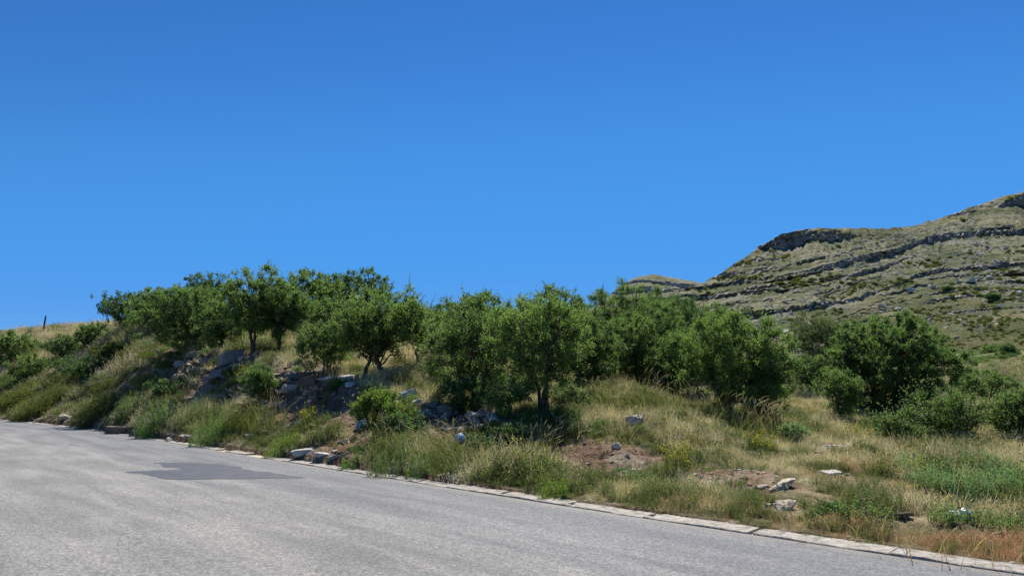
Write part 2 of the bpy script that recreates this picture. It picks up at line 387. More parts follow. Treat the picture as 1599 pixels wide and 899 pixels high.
def base_h(x, y):
    x = np.asarray(x, float); y = np.asarray(y, float); sh = x.shape; x = x.ravel(); y = y.ravel()
    th = np.arctan2(x, y); r = np.hypot(x, y); rk = np.interp(th, _kt, _kr)
    K = _cr.shape[1]
    R = np.stack([np.zeros_like(th)] + [np.interp(th, _ct, _cr[:, k]) for k in range(K)] + [np.full_like(th, 2500.)], 1)
    Z = np.stack([np.full_like(th, .03)] + [np.interp(th, _ct, _cz[:, k]) for k in range(K)] + [np.full_like(th, -40.)], 1)
    out = 0
    for f, wt in ((-.05, .15), (-.025, .2), (0, .3), (.025, .2), (.05, .15)):
        q = np.clip(r * (1 + f) - rk, 0, 2499)
        idx = np.clip((q[:, None] >= R).sum(1) - 1, 0, K)
        i = np.arange(len(q)); r0, r1 = R[i, idx], R[i, idx + 1]; z0, z1 = Z[i, idx], Z[i, idx + 1]
        out = out + wt * (z0 + (z1 - z0) * np.clip((q - r0) / np.maximum(r1 - r0, 1e-6), 0, 1))
    return out.reshape(sh)
def at_raw(px, py, hf):
    """point on a height field under the sight line of a photo pixel"""
    a, g = ratio(px, py); Y = np.geomspace(5.5, 190, 1400); x = a * Y
    hit = np.nonzero(hf(x, Y) >= CAMZ + g * Y)[0]
    k = hit[0] if len(hit) else int(np.argmax((hf(x, Y) - CAMZ - g * Y) / Y))     # no hit: the crest just below the sight line
    return x[k], Y[k]
# zones given by where they lie in the photograph: (px, py, radius in m, strength)
def mkz(L): return [(*at_raw(a, b, base_h), r, s) for a, b, r, s in L]
LEDGE = mkz([(300, 572, 1.7, 1), (350, 580, 1.6, 1), (400, 588, 1.3, .8), (455, 596, 1.5, 1), (520, 600, 1.3, 1), (670, 640, .9, .7), (700, 655, 1.0, 1), (745, 662, 1.0, .8), (820, 680, 1.0, .5)])
SOIL = mkz([(560, 690, .9, 1.1), (540, 665, .8, 1), (505, 650, .9, .9), (450, 640, 1.0, .9), (480, 630, 1.2, 1.0), (520, 640, 1.1, 1.0), (590, 660, .8, .8), (400, 630, 1.2, .8), (300, 575, 1.6, .9), (245, 575, 1.4, .8), (215, 590, 1.5, .8), (185, 560, 1.6, .7), (160, 585, 1.3, .7), (270, 545, 1.6, .8),
            (420, 600, 1, .8), (480, 605, 1.2, 1), (660, 645, .9, .7), (720, 670, 1.1, .9), (790, 690, 1.0, .8), (940, 712, 1.2, 1.1), (900, 700, .9, .9), (980, 735, .7, .8), (920, 735, .6, .7), (1130, 745, .9, .95), (1210, 775, .5, .6), (1180, 760, .7, .8), (1090, 735, .5, .5),
            (1450, 798, .8, .8), (1400, 790, .6, .5), (1290, 700, .8, .6), (1230, 765, .6, .5), (130, 662, 1.6, .8), (200, 680, 1, .8), (60, 652, 2, .6), (540, 715, .6, .9), (480, 716, .6, .7)])
def zmask(Z, x, y):
    m = np.zeros_like(np.asarray(x, float))
    for zx, zy, r, s in Z: m = np.maximum(m, s * np.exp(-(((x - zx) ** 2 + (y - zy) ** 2) / (r * r)) ** 1.5))
    return m
def height(x, y):
    x = np.asarray(x, float); y = np.asarray(y, float)
    s, d = sd_of(x, y); z = base_h(x, y); r = np.hypot(x, y)
    k = sstep(.4, 2.2, d)
    z = z + k * (.16 * fbm(x * .45, y * .45, o=3, seed=3) + .05 * fbm(x * 1.7, y * 1.7, o=3, seed=9)) + k * sstep(60, 120, r) * fbm(x * .05, y * .05, o=3, seed=21) * .8
    m = zmask(LEDGE, x, y); st = .30
    zz = z / st + .35 * vnoise(x * .8, y * .8, seed=5); fl = np.floor(zz); fr = zz - fl
    z = z + m * ((fl + sstep(.6, .95, fr) - zz) * st + .06 * fbm(x * 3, y * 3, o=3, seed=6))
    ms = zmask(SOIL, x, y); z = z + ms * .06 * fbm(x * 3.1, y * 3.1, o=4, seed=8)
    z = np.where(d > .32, np.maximum(z, .0), z)
    z = np.where(d < .30, -.06, z)
    return z
def at(px, py):
    x, y = at_raw(px, py, height); return np.array([x, y, float(height(x, y))])

def grid_obj(name, X, Y, Z, mat, attrs=None, smooth=True):
    n, m = X.shape; mb = MB(); V = np.stack([X, Y, Z], -1).reshape(-1, 3)
    i = np.arange(n - 1)[:, None] * m; j = np.arange(m - 1)[None]
    q = np.stack([i + j, i + j + 1, i + m + j + 1, i + m + j], -1).reshape(-1, 4)
    mb.add(V, q); o = mb.build(name, mat, smooth=smooth)
    for k, a in (attrs or {}).items():
        at_ = o.data.attributes.new(k, 'FLOAT', 'POINT'); at_.data.foreach_set('value', np.asarray(a, np.float32).ravel())
    return o
# ground sheet: polar grid, fine inside the view, coarse all round
th = np.radians(np.concatenate([np.linspace(-180, -44, 40)[:-1], np.linspace(-44, 44, 900), np.linspace(44, 180, 60)[1:]]))
rr = np.concatenate([[.05, 2, 4], np.geomspace(5, 60, 520), np.geomspace(62, 2400, 110)])
TH, R = np.meshgrid(th, rr); X, Y = R * np.sin(TH), R * np.cos(TH); Z = height(X, Y)
soil = np.maximum(zmask(SOIL, X, Y), zmask(LEDGE, X, Y) * .9)
s_, d_ = sd_of(X, Y)
soil = np.maximum(soil, (1 - sstep(.3, .6, d_)) * .5)
o = grid_obj('ground', X, Y, Z, ground_mat(), {'soil': soil, 'field': sstep(28, 60, R) * sstep(-.05, .15, TH)}); tag(o, None, None, kind='structure')
# flip if normals point down
if o.data.polygons[5000].normal.z < 0: o.data.flip_normals()

# road, kerb, patch
ss = np.concatenate([np.arange(-45, 60, .5), np.arange(60, 400, 8.)]); dds = np.concatenate([[-.002], -np.linspace(.02, 9.5, 26)])
S, D = np.meshgrid(ss, dds); X, Y = xy_of(S, D); crown = .0 * D
o = grid_obj('road', X, Y, crown, road_mat(), {'dist': -D, 'along': S}); tag(o, None, None, kind='structure')
if o.data.polygons[50].normal.z < 0: o.data.flip_normals()
def ground_poly(pp, z=0.0):
    a, g = ratio([p[0] for p in pp], [p[1] for p in pp]); Yp = -CAMZ / g; return np.stack([a * Yp, Yp, np.full(len(pp), z)], 1)
pp = [(191, 737), (205, 735.6), (285, 732.6), (283, 731), (262, 729), (250, 725), (243, 721.8), (290, 722.2), (338, 724), (368, 728.5), (394, 734), (440, 740), (482, 745.6), (440, 746.6), (390, 747), (338, 747.8), (290, 748.6), (262, 748.4), (246, 745.5), (234, 741), (215, 738.5)]
pv = ground_poly(pp, .004)
# subdivide and roughen the outline
dense = []
for i in range(len(pv)):
    a, b = pv[i], pv[(i + 1) % len(pv)]
    for t in np.linspace(0, 1, 14)[:-1]:
        q = a * (1 - t) + b * t; q[:2] += .07 * np.array([float(fbm(q[0] * 5, q[1] * 5, o=3, seed=1)), float(fbm(q[0] * 5, q[1] * 5, o=3, seed=2))]); dense.append(q)
me = bpy.data.meshes.new('asphalt_patch'); me.from_pydata([tuple(v) for v in dense], [], [tuple(range(len(dense)))]); me.materials.append(road_mat(True))
if me.polygons[0].normal.z < 0: me.flip_normals()
o = bpy.data.objects.new('road_patch', me); C.objects.link(o); tag(o, None, None, kind='structure')

def make_kerb():
    mb = MB(); rs = np.random.RandomState(4); s = -20.0; k = 0
    while s < 75:
        L = rs.uniform(1.28, 1.5) if s < 5 else rs.uniform(.9, 1.5)
        gap = rs.uniform(.004, .012) if rs.rand() < .45 else rs.uniform(.07, .10)
        if s > 11 and rs.rand() < .22: s += L * .6; continue
        n = max(4, int(L / .12)); a = np.linspace(s + gap / 2, s + L - gap / 2, n)
        dz = rs.uniform(-.006, .006); off = rs.uniform(-.012, .012); wd = .31 + rs.uniform(-.02, .02)
        rows = []
        for (d, z) in ((.004, -.05), (.004, .007), (.012, .014), (wd * .5, .022), (wd - .02, .026), (wd, .015), (wd, -.05)):
            x, y = xy_of(a, d + off + .022 * fbm(a * 3, a * 0 + d * 9, o=3, seed=k) * (1 if z > 0 else 0) + (off < 0) * .02)
            zz = np.full(n, z + (dz * .6 if z > 0 else 0)) + (.005 * fbm(a * 5, a * 0 + d * 14, o=3, seed=k + 1) if z > 0 else 0)
            if z > .012 and s > 9: zz = zz - .014 * np.clip(fbm(a * 2.2, a * 0 + d * 6, o=3, seed=77), 0, 1)
            rows.append(np.stack([x, y, zz], 1))
        V = np.stack(rows); m = len(rows); i = np.arange(m - 1)[:, None] * n; j = np.arange(n - 1)[None]
        q = np.stack([i + j, i + n + j, i + n + j + 1, i + j + 1], -1).reshape(-1, 4)
        mb.add(V.reshape(-1, 3), q)
        for e in (0, n - 1):   # end caps
            cap = V[:, e]; t = [[0, c, c + 1] for c in range(1, m - 1)]; mb.add(cap, t=t)
        if gap > .05:   # the lifting notch between two stones is open only in the middle of the joint
            for d0, d1 in ((.012, .10), (.20, .30)):
                a2 = np.array([s + L - gap / 2 + .002, s + L + gap / 2 - .002]); c4 = []
                for z in (-.05, .015):
                    for aa, dd_ in ((a2[0], d0), (a2[1], d0), (a2[1], d1), (a2[0], d1)): x, y = xy_of(aa, dd_); c4.append([float(x), float(y), z])
                mb.add(c4, [[4, 5, 6, 7], [0, 1, 5, 4], [1, 2, 6, 5], [2, 3, 7, 6], [3, 0, 4, 7]])
        s += L; k += 1
    o = mb.build('kerb', kerb_mat()); tag(o, None, None, kind='structure')
make_kerb()
# gritty gutter strip under and behind the kerb stones
S, D = np.meshgrid(np.arange(-25, 90, .25), np.linspace(-.0, .42, 8)); X, Y = xy_of(S, D); Zg = -.012 + .008 * fbm(X * 4, Y * 4, o=3, seed=12)
o = grid_obj('verge_strip', X, Y, Zg, M['rock_tan']); tag(o, None, None, kind='structure')
if o.data.polygons[5].normal.z < 0: o.data.flip_normals()

# ------------------------------------------------------------------ mountains
MC = {  # px: (base Y, base py, sky Y, sky py)
 880: (130, 606, 330, 560), 960: (130, 604, 340, 505), 1000: (130, 604, 345, 474), 1040: (130, 602, 350, 458), 1070: (130, 602, 355, 449), 1098: (130, 601, 360, 441), 1125: (125, 600, 362, 427), 1150: (125, 600, 365, 410),
 1168: (125, 598, 368, 400), 1186: (122, 598, 370, 384), 1200: (120, 597, 372, 378), 1222: (120, 596, 375, 366), 1250: (115, 594, 378, 359), 1290: (110, 592, 384, 355.5), 1330: (108, 590, 390, 355), 1380: (104, 588, 400, 356),
 1412: (100, 587, 410, 355), 1440: (98, 586, 418, 348), 1480: (94, 584, 428, 336), 1520: (92, 582, 438, 323), 1560: (88, 580, 446, 309), 1599: (85, 578, 452, 298), 1700: (80, 576, 470, 270), 1900: (70, 572, 480, 235), 2300: (60, 570, 480, 200), 2900: (50, 570, 480, 215)}
mpx = np.array(sorted(MC)); mcv = np.array([MC[k] for k in mpx])
def band(pts, px): return np.interp(px, [p[0] for p in pts], [p[1] for p in pts])
BANDS = [  # (centre line, half thickness line in px)
 ([(880, 478), (960, 462), (1000, 457), (1050, 452), (1100, 449), (1150, 441), (1190, 437), (1250, 428), (1300, 415), (1340, 402), (1400, 389), (1440, 377), (1480, 369), (1540, 364), (1599, 358), (1800, 340), (2900, 300)],
  [(880, 3), (1100, 3.5), (1180, 4.5), (1300, 4.5), (1420, 5.5), (1599, 5), (2900, 5)]),
 ([(880, 490), (1000, 472), (1070, 466), (1120, 462), (1180, 451), (1210, 449), (1260, 441), (1320, 430), (1370, 420), (1400, 409), (1440, 396)],
  [(880, 3), (1100, 4), (1150, 4), (1185, 6.5), (1205, 6.5), (1235, 4), (1300, 3), (1380, 3), (1440, 0)]),
 ([(1100, 434), (1150, 428), (1200, 421), (1250, 411), (1290, 402), (1330, 392), (1360, 385)], [(1090, 2), (1110, 3), (1200, 3.4), (1300, 2), (1360, 0)]),
 ([(1180, 378), (1186, 385), (1222, 374), (1260, 369), (1300, 367), (1325, 368), (1345, 370)], [(1170, 0), (1186, 8), (1222, 11), (1260, 10), (1300, 9.5), (1325, 7), (1342, 0)]),
 ([(1140, 492), (1180, 489), (1240, 482), (1290, 475), (1330, 468), (1370, 455), (1400, 444), (1430, 430), (1470, 423), (1520, 419), (1560, 415), (1599, 411), (2900, 380)],
  [(1100, 1), (1180, 4), (1290, 4), (1330, 3.6), (1370, 2.2), (1420, 2.2), (1500, 2.6), (1570, 5), (1599, 5), (2900, 5)]),
 ([(1440, 438), (1480, 431), (1540, 428), (1599, 427)], [(1430, 0), (1460, 1.6), (1599, 2)]),
 ([(1560, 322), (1580, 316), (1599, 312), (1700, 306)], [(1555, 0), (1575, 5), (1599, 8), (1700, 6)]),
 ([(1280, 506), (1340, 498), (1400, 486)], [(1270, 0), (1300, 1.2), (1400, 0)]),
 ([(1120, 419), (1200, 404), (1270, 394), (1330, 384)], [(1110, 1), (1160, 1.8), (1270, 1.5), (1330, 0)]),
]
def mountain():
    cp = np.concatenate([np.arange(880, 1700, 1.6), np.arange(1700, 2900, 9.)]); nr = 420
    bY, bp, sY, sp = [np.interp(cp, mpx, mcv[:, k]) for k in range(4)]
    nz = 2.0 * fbm(cp * .03, cp * 0, o=5, seed=31, g=.6); sp = sp + nz * .7
    t = np.linspace(0, 1, nr)[:, None]; PY = bp + (sp - bp) * t; PX = np.broadcast_to(cp, PY.shape)
    lay = PY - band(BANDS[0][0], PX)
    slope = (sY - bY) / (bp - sp)                       # metres of depth per photo pixel of height
    tt = t ** .85; YY = bY + (sY - bY) * tt; dev = np.zeros_like(PY)
    for k_, (bl, bt) in enumerate(BANDS):
        c = band(bl, PX) + 1.0 * fbm(PX * .03, PX * 0 + k_, o=4, seed=41 + k_)
        hh = band(bt, PX) * (1 + .35 * vnoise(PX * .05, PX * 0, seed=43 + k_) + .25 * vnoise(PX * .22, PX * 0, seed=44 + k_)); wk = sstep(.2, 1.4, hh); hh = np.maximum(hh, .5)
        u = (PY - c) / hh; f = np.where(np.abs(u) < 1, u, np.sign(u) * np.clip((3.2 - np.abs(u)) / 2.2, 0, 1))
        dev += wk * hh * f * .72
    m1 = fbm(lay * .14 + 50, PX * .006, o=2, seed=47) * 2.6 + fbm(lay * .42 + 9, PX * .010, o=2, seed=49) * 1.0 * sstep(1560, 1350, PX)
    dev += m1 * sstep(565, 480, PY) * sstep(-.3, .4, vnoise(PX * .012, lay * .03, seed=48) + .2)
    YY = YY + slope * dev
    rate_ = -np.gradient(YY, axis=0) / np.gradient(PY, axis=0) / slope
    mk = sstep(.50, .22, rate_)
    mk = (mk + np.roll(mk, 1, 1) + np.roll(mk, -1, 1)) / 3
    YY = YY + mk * (1.7 * fbm(PX * .28, lay * .25, o=4, seed=51, g=.7)) + (1 - mk) * (1.2 * fbm(PX * .07, PY * .10, o=5, seed=53, g=.6)) * sstep(0, .1, t)
    a, g = ratio(PX, PY); X = a * YY; Zm = CAMZ + g * YY
    Zm = Zm + (1 - mk) * .45 * fbm(X * .25, YY * .25, o=3, seed=57)
    # far side of the ridge
    X = [X]; Yl = [YY]; Zl = [Zm]; mm = [mk]
    for q, (dy, dz) in enumerate(((6, -1.0), (30, -8), (90, -35), (220, -110))):
        X.append(X[0][-1:] * (1 + dy / YY[-1:])); Yl.append(YY[-1:] + dy); Zl.append(Zm[-1:] + dz); mm.append(0 * YY[-1:])
    # foot buried in the ground
    Xf = X[0][:1] * .85; X = [Xf] + X; Yl = [YY[:1] * .85] + Yl; Zl = [Zm[:1] - 7] + Zl; mm = [0 * YY[:1]] + mm
    X, Y2, Z2, m2 = [np.concatenate(v) for v in (X, Yl, Zl, mm)]
    low = np.concatenate([np.ones((1, len(cp))), sstep(445, 505, PY + 22 * fbm(PX * .02, PY * .04, o=3, seed=61)) * sstep(1180, 1420, PX), np.zeros((4, len(cp)))])
    o = grid_obj('mountain', X, Y2, Z2, mountain_mat(), {'rock': m2, 'low': low}, smooth=True)
    if o.data.polygons[len(cp) * 100].normal.y > 0 and o.data.polygons[len(cp) * 100].normal.z < 0: o.data.flip_normals()
    tag(o, None, None, kind='structure')
    def mat_(px, py):
        c = int(np.argmin(np.abs(cp - px))); r = int(np.argmin(np.abs(PY[:, c] - py))) + 1
        return np.array([X[r, c], Y2[r, c], Z2[r, c]])
    return o, mat_
mount, on_mount = mountain()
def far_hill():
    sky_ = [(900, 500), (940, 470), (962, 452), (978, 440), (990, 433), (1005, 430), (1025, 428.5), (1045, 432), (1065, 436), (1085, 439.5), (1110, 444), (1160, 455), (1250, 480)]
    cp = np.arange(900, 1250, 1.2); nr = 150; sp = band(sky_, cp) + 1.0 * fbm(cp * .06, cp * 0, o=4, seed=71) * .7
    t = np.linspace(0, 1, nr)[:, None]; PY = 520 + (sp - 520) * t; PX = np.broadcast_to(cp, PY.shape); lay = PY - band([(900, 448), (1010, 436), (1100, 446), (1250, 470)], PX)
    mk = sstep(.05, .4, fbm(lay * .22, PX * .01, o=3, seed=73)) ; mk = np.maximum(mk, sstep(2.4, 1.4, np.abs(lay - 2)))
    rate = 1 - .96 * mk; cum = np.cumsum(rate, 0); cum = (cum - cum[:1]) / (cum[-1:] - cum[:1]); YY = 520 + 160 * cum + mk * 3 * fbm(PX * .2, lay * .1, o=3, seed=75)
    a, g = ratio(PX, PY); X = a * YY; Z = CAMZ + g * YY
    X = np.concatenate([X, X[-1:] * 1.1, X[-1:] * 1.3]); Z = np.concatenate([Z, Z[-1:] - 8, Z[-1:] - 90]); YY = np.concatenate([YY, YY[-1:] * 1.06, YY[-1:] * 1.3]); mk = np.concatenate([mk, 0 * mk[:2]])
    o = grid_obj('hill', X, YY, Z, mount.data.materials[0], {'rock': mk, 'low': 0 * mk}); tag(o, None, None, kind='structure')
far_hill()

# ------------------------------------------------------------------ air
def haze():
    mb = MB(); x, y0, y1, z0, z1 = 2600., -2600., 2600., -62., 260.
    v = [(a, b, c) for c in (z0, z1) for a, b in ((-x, y0), (x, y0), (x, y1), (-x, y1))]
    mb.add(v, [[3, 2, 1, 0], [4, 5, 6, 7], [0, 1, 5, 4], [1, 2, 6, 5], [2, 3, 7, 6], [3, 0, 4, 7]])
    N = NT('haze'); p = N.n('ShaderNodeVolumePrincipled'); p.inputs['Color'].default_value = (.86, .92, 1, 1); p.inputs['Density'].default_value = HAZE; p.inputs['Anisotropy'].default_value = .35
    N.l(p.outputs[0], N.out.inputs['Volume']); o = mb.build('haze', N.m); tag(o, 'thin pale air that softens the distant mountain', 'haze', None, 'stuff')
if HAZE > 0: haze()

# ------------------------------------------------------------------ rocks
def rock_mesh(mb, w_, d_, h_, rs, loc=(0, 0, 0), npts=16, rot=None, tilt=0.0, sub=True):
    import bmesh
    bm = bmesh.new()
    P = rs.uniform(-1, 1, (npts, 3)); P = np.sign(P) * np.abs(P) ** .62
    for p in P: bm.verts.new(p)
    bmesh.ops.convex_hull(bm, input=bm.verts)
    for v in [v for v in bm.verts if not v.link_faces]: bm.verts.remove(v)
    bmesh.ops.bevel(bm, geom=list(bm.edges), offset=.07, segments=1, affect='EDGES')
    bmesh.ops.triangulate(bm, faces=bm.faces)
    if sub: bmesh.ops.subdivide_edges(bm, edges=list(bm.edges), cuts=2, use_grid_fill=True); bmesh.ops.triangulate(bm, faces=bm.faces)
    bm.verts.index_update()
    v = np.array([p.co[:] for p in bm.verts]); f = [[x.index for x in fc.verts] for fc in bm.faces]; bm.free()
    sd_ = rs.randint(1000)
    if sub: v = v + .07 * np.stack([fbm(v[:, 0] * 2 + 9 * k, v[:, 1] * 2, v[:, 2] * 3, o=3, seed=sd_ + k) for k in range(3)], 1)
    v = v * np.array([w_, d_, h_]) * .5
    ca, sa = math.cos(tilt), math.sin(tilt); v = np.stack([v[:, 0] * ca - v[:, 2] * sa, v[:, 1], v[:, 0] * sa + v[:, 2] * ca], 1)
    r = rs.uniform(-.5, .5) if rot is None else rot; ca, sa = math.cos(r), math.sin(r)
    v = np.stack([v[:, 0] * ca - v[:, 1] * sa, v[:, 0] * sa + v[:, 1] * ca, v[:, 2]], 1)
    mb.add(v + np.array(loc), t=f)
RG = 'stones lying along the bank'
ROCKS = [  # px, py(base), w px, h px, material, name, label, tilt
 (40, 655, 15, 12, 'rock_brown', 'boulder', 'small dark brown stone beside the road near the left edge', 0),
 (80, 652, 11, 6, 'rock_tan', 'boulder', 'little pale stone between the dark stone and the tilted slab at the left roadside', 0),
 (100, 656, 22, 9, 'rock_tan', 'boulder', 'tilted pale slab leaning in the weeds at the left roadside', -.3),
 (180, 680, 38, 21, 'rock_brown', 'boulder', 'largest brown roadside boulder with a flat pale top', 0),
 (214, 684, 32, 17, 'rock_brown', 'boulder', 'rounded brown lump touching the large roadside boulder', 0),
 (268, 692, 27, 14, 'rock_tan', 'boulder', 'squarish tan block on the road edge right of the large boulder', 0),
 (290, 694, 11, 7, 'rock_grey', 'boulder', 'small grey stone just right of the squarish tan block', 0),
 (158, 678, 14, 6, 'rock_tan', 'boulder', 'low tan stone on the road edge left of the large boulder', 0),
 (470, 717, 46, 9, 'rock_pale', 'boulder', 'long flat white slab lying against the kerb', .1),
 (500, 715, 28, 8, 'rock_pale', 'boulder', 'shorter flat white slab right of the long one by the kerb', -.1),
 (520, 717, 20, 8, 'rock_grey', 'boulder', 'dark grey broken slab at the kerb under the red soil', .3),
 (537, 713, 16, 8, 'rock_grey', 'boulder', 'small grey shard at the foot of the red soil slip', .4),
 (302, 560, 28, 14, 'rock_grey', 'boulder', 'grey block in shade under the broad bushy tree', .1),
 (284, 572, 26, 13, 'rock_grey', 'boulder', 'left end block of the shaded grey ledge', 0),
 (322, 572, 26, 16, 'rock_grey', 'boulder', 'brownish grey middle block of the shaded ledge', .1),
 (357, 570, 36, 25, 'rock_grey', 'boulder', 'big rounded blue grey boulder on top of the ledge', .3),
 (346, 586, 38, 15, 'rock_grey', 'boulder', 'tilted layered slab under the big rounded boulder', .35),
 (330, 596, 30, 13, 'rock_grey', 'boulder', 'lowest tilted slab of the layered ledge', .4),
 (377, 596, 24, 12, 'rock_pale', 'boulder', 'pale block beside the yellow flowers on the ledge', .2),
 (372, 610, 26, 10, 'rock_brown', 'boulder', 'reddish brown stone below the yellow flowers', .1),
 (397, 578, 18, 7, 'rock_brown', 'boulder', 'thin brown ledge stone above the dark shrub', 0),
 (458, 594, 34, 17, 'rock_grey', 'boulder', 'thick grey slab jutting out left of the big flat slab', .15),
 (521, 602, 58, 18, 'rock_pale', 'boulder', 'big flat pale grey slab jutting from the bank', .05),
 (545, 606, 16, 12, 'rock_pale', 'boulder', 'small white stone at the right end of the big flat slab', .4),
 (450, 612, 28, 17, 'rock_tan', 'boulder', 'tan block under the thick grey slab', 0),
 (482, 604, 26, 16, 'rock_brown', 'boulder', 'dark brown block between the two jutting slabs', .2),
 (465, 578, 36, 8, 'rock_brown', 'boulder', 'thin brown layer on top of the thick grey slab', 0),
 (522, 614, 26, 10, 'rock_brown', 'boulder', 'brown stones wedged beneath the big flat slab', .3),
 (432, 590, 16, 10, 'rock_tan', 'boulder', 'small tan stone at the left foot of the thick slab', 0),
 (637, 622, 28, 17, 'rock_pale', 'boulder', 'bright white boulder on the bank behind the bright green bush', .1),
 (650, 630, 16, 9, 'rock_pale', 'boulder', 'small white stone below the bright white boulder', 0),
 (678, 640, 26, 13, 'rock_grey', 'boulder', 'grey flat stone at the left of the rubble heap', .2),
 (697, 648, 28, 19, 'rock_grey', 'boulder', 'upright pale grey block at the top of the rubble heap', .2),
 (708, 632, 14, 7, 'rock_pale', 'boulder', 'little pale stone on top of the rubble heap', 0),
 (748, 652, 30, 12, 'rock_pale', 'boulder', 'tilted pale slab on the upper right of the rubble heap', -.3),
 (742, 666, 28, 15, 'rock_grey', 'boulder', 'grey slab just under the tilted pale slab', -.3),
 (768, 664, 20, 18, 'rock_grey', 'boulder', 'narrow grey slab leaning right of the rubble heap', -.8),
 (706, 664, 16, 10, 'rock_brown', 'boulder', 'brown stone in the middle of the rubble heap', 0),
 (690, 668, 20, 8, 'rock_grey', 'boulder', 'low grey stone at the foot of the rubble heap', .2),
 (720, 672, 18, 9, 'rock_grey', 'boulder', 'small grey stone above the blue bag', 0),
 (666, 655, 18, 9, 'rock_brown', 'boulder', 'brown stone right of the bright green bush', .3),
 (822, 690, 28, 18, 'rock_grey', 'boulder', 'grey block in the shade below the middle tree', .2),
 (840, 694, 14, 16, 'rock_grey', 'boulder', 'thin upright grey stone next to the shaded block', .9),
 (788, 676, 18, 8, 'rock_brown', 'boulder', 'dark stone half buried left of the shaded block', 0),
 (992, 664, 32, 20, 'rock_tan', 'boulder', 'cream coloured boulder in the dry grass below the dense tree', .1),
 (963, 701, 15, 11, 'rock_pale', 'boulder', 'single white stone on the dark bare soil', .3),
 (979, 712, 9, 7, 'rock_pale', 'boulder', 'tiny white stone right of the white one on bare soil', 0),
 (1235, 764, 50, 17, 'rock_tan', 'boulder', 'widest cream rock on the right verge', .05),
 (1232, 796, 33, 15, 'rock_tan', 'boulder', 'rusty cream rock below the widest one nearest the kerb', .1),
 (1302, 744, 28, 10, 'rock_pale', 'boulder', 'white stone with a grey end in the straw grass', .1),
 (1324, 743, 8, 6, 'rock_grey', 'boulder', 'tiny grey stone right of the white stone in straw grass', 0),
 (1416, 811, 26, 15, 'rock_brown', 'boulder', 'grey brown boulder low on the right verge', 0),
 (1350, 769, 16, 6, 'rock_pale', 'boulder', 'small flat white stone in the reddish grass', 0),
 (1308, 701, 38, 7, 'rock_pale', 'boulder', 'long low pale rock in front of the right hand trees', 0),
 (1282, 708, 16, 6, 'rock_tan', 'boulder', 'small tan stone left of the long low pale rock', 0),
 (1274, 723, 18, 6, 'rock_tan', 'boulder', 'flat tan stone between the long low rock and the white stone', 0),
 (1191, 762, 20, 8, 'rock_tan', 'boulder', 'tan stone on the bare soil left of the widest cream rock', 0),
 (1163, 750, 16, 7, 'rock_brown', 'boulder', 'brown clod at the lip of the right bare patch', 0),
 (1250, 694, 14, 8, 'rock_brown', 'boulder', 'dark stone in the grass under the dense right shrub row', 0),
 (1458, 801, 12, 5, 'rock_pale', 'boulder', 'little pale stone left of the white litter', 0),
 (1540, 801, 13, 5, 'rock_pale', 'boulder', 'pale flat stone right of the white litter', 0),
 (1200, 791, 9, 6, 'rock_tan', 'boulder', 'tiny tan stone left of the rusty cream rock', 0),
 (236, 535, 16, 8, 'rock_pale', 'boulder', 'pale stone high on the bank beneath the left trees', 0),
 (242, 552, 18, 8, 'rock_tan', 'boulder', 'tan stone on the upper eroded strip of the left bank', .2),
 (160, 585, 26, 10, 'rock_pale', 'boulder', 'pale rock outcrop in the middle of the left bank', .4),
 (145, 602, 14, 9, 'rock_pale', 'boulder', 'white stone lower left on the bank', .5),
 (535, 694, 18, 7, 'rock_tan', 'boulder', 'orange clod on the red soil slip', .3),
 (548, 686, 20, 7, 'rock_tan', 'boulder', 'pinkish stone across the red soil slip', .4),
 (520, 708, 14, 6, 'rock_tan', 'boulder', 'clod at the lower left of the red soil slip', .2),
 (388, 683, 14, 6, 'rock_pale', 'boulder', 'pale stone among the roadside weeds above the kerb', 0),
 (488, 678, 16, 5, 'rock_pale', 'boulder', 'small pale stone under the yellow flowers near the kerb', 0),
]
ROCKP = []
def add_rocks():
    for i, (px, py, wp, hp, mt, nm, lb, tl) in enumerate(ROCKS):
        rs = np.random.RandomState(100 + i); p = at(px, py); k = math.hypot(p[0], p[1]) and p[1] / F0
        w_ = wp * k * .98; h_ = max(hp * k, .25 * w_) * (1.12 if tl else .95); mb = MB()
        rock_mesh(mb, w_ * 1.1, w_ * rs.uniform(.7, 1.0), h_, rs, tilt=tl, npts=14 + rs.randint(6), rot=rs.uniform(-.4, .4))
        ROCKP.append((p[0], p[1] + w_ * .2, w_ * .62 + .10))
        o = mb.build(nm, M[mt], loc=(p[0], p[1] + w_ * .3, p[2] + h_ * .27)); tag(o, lb, 'rock', RG)
add_rocks()
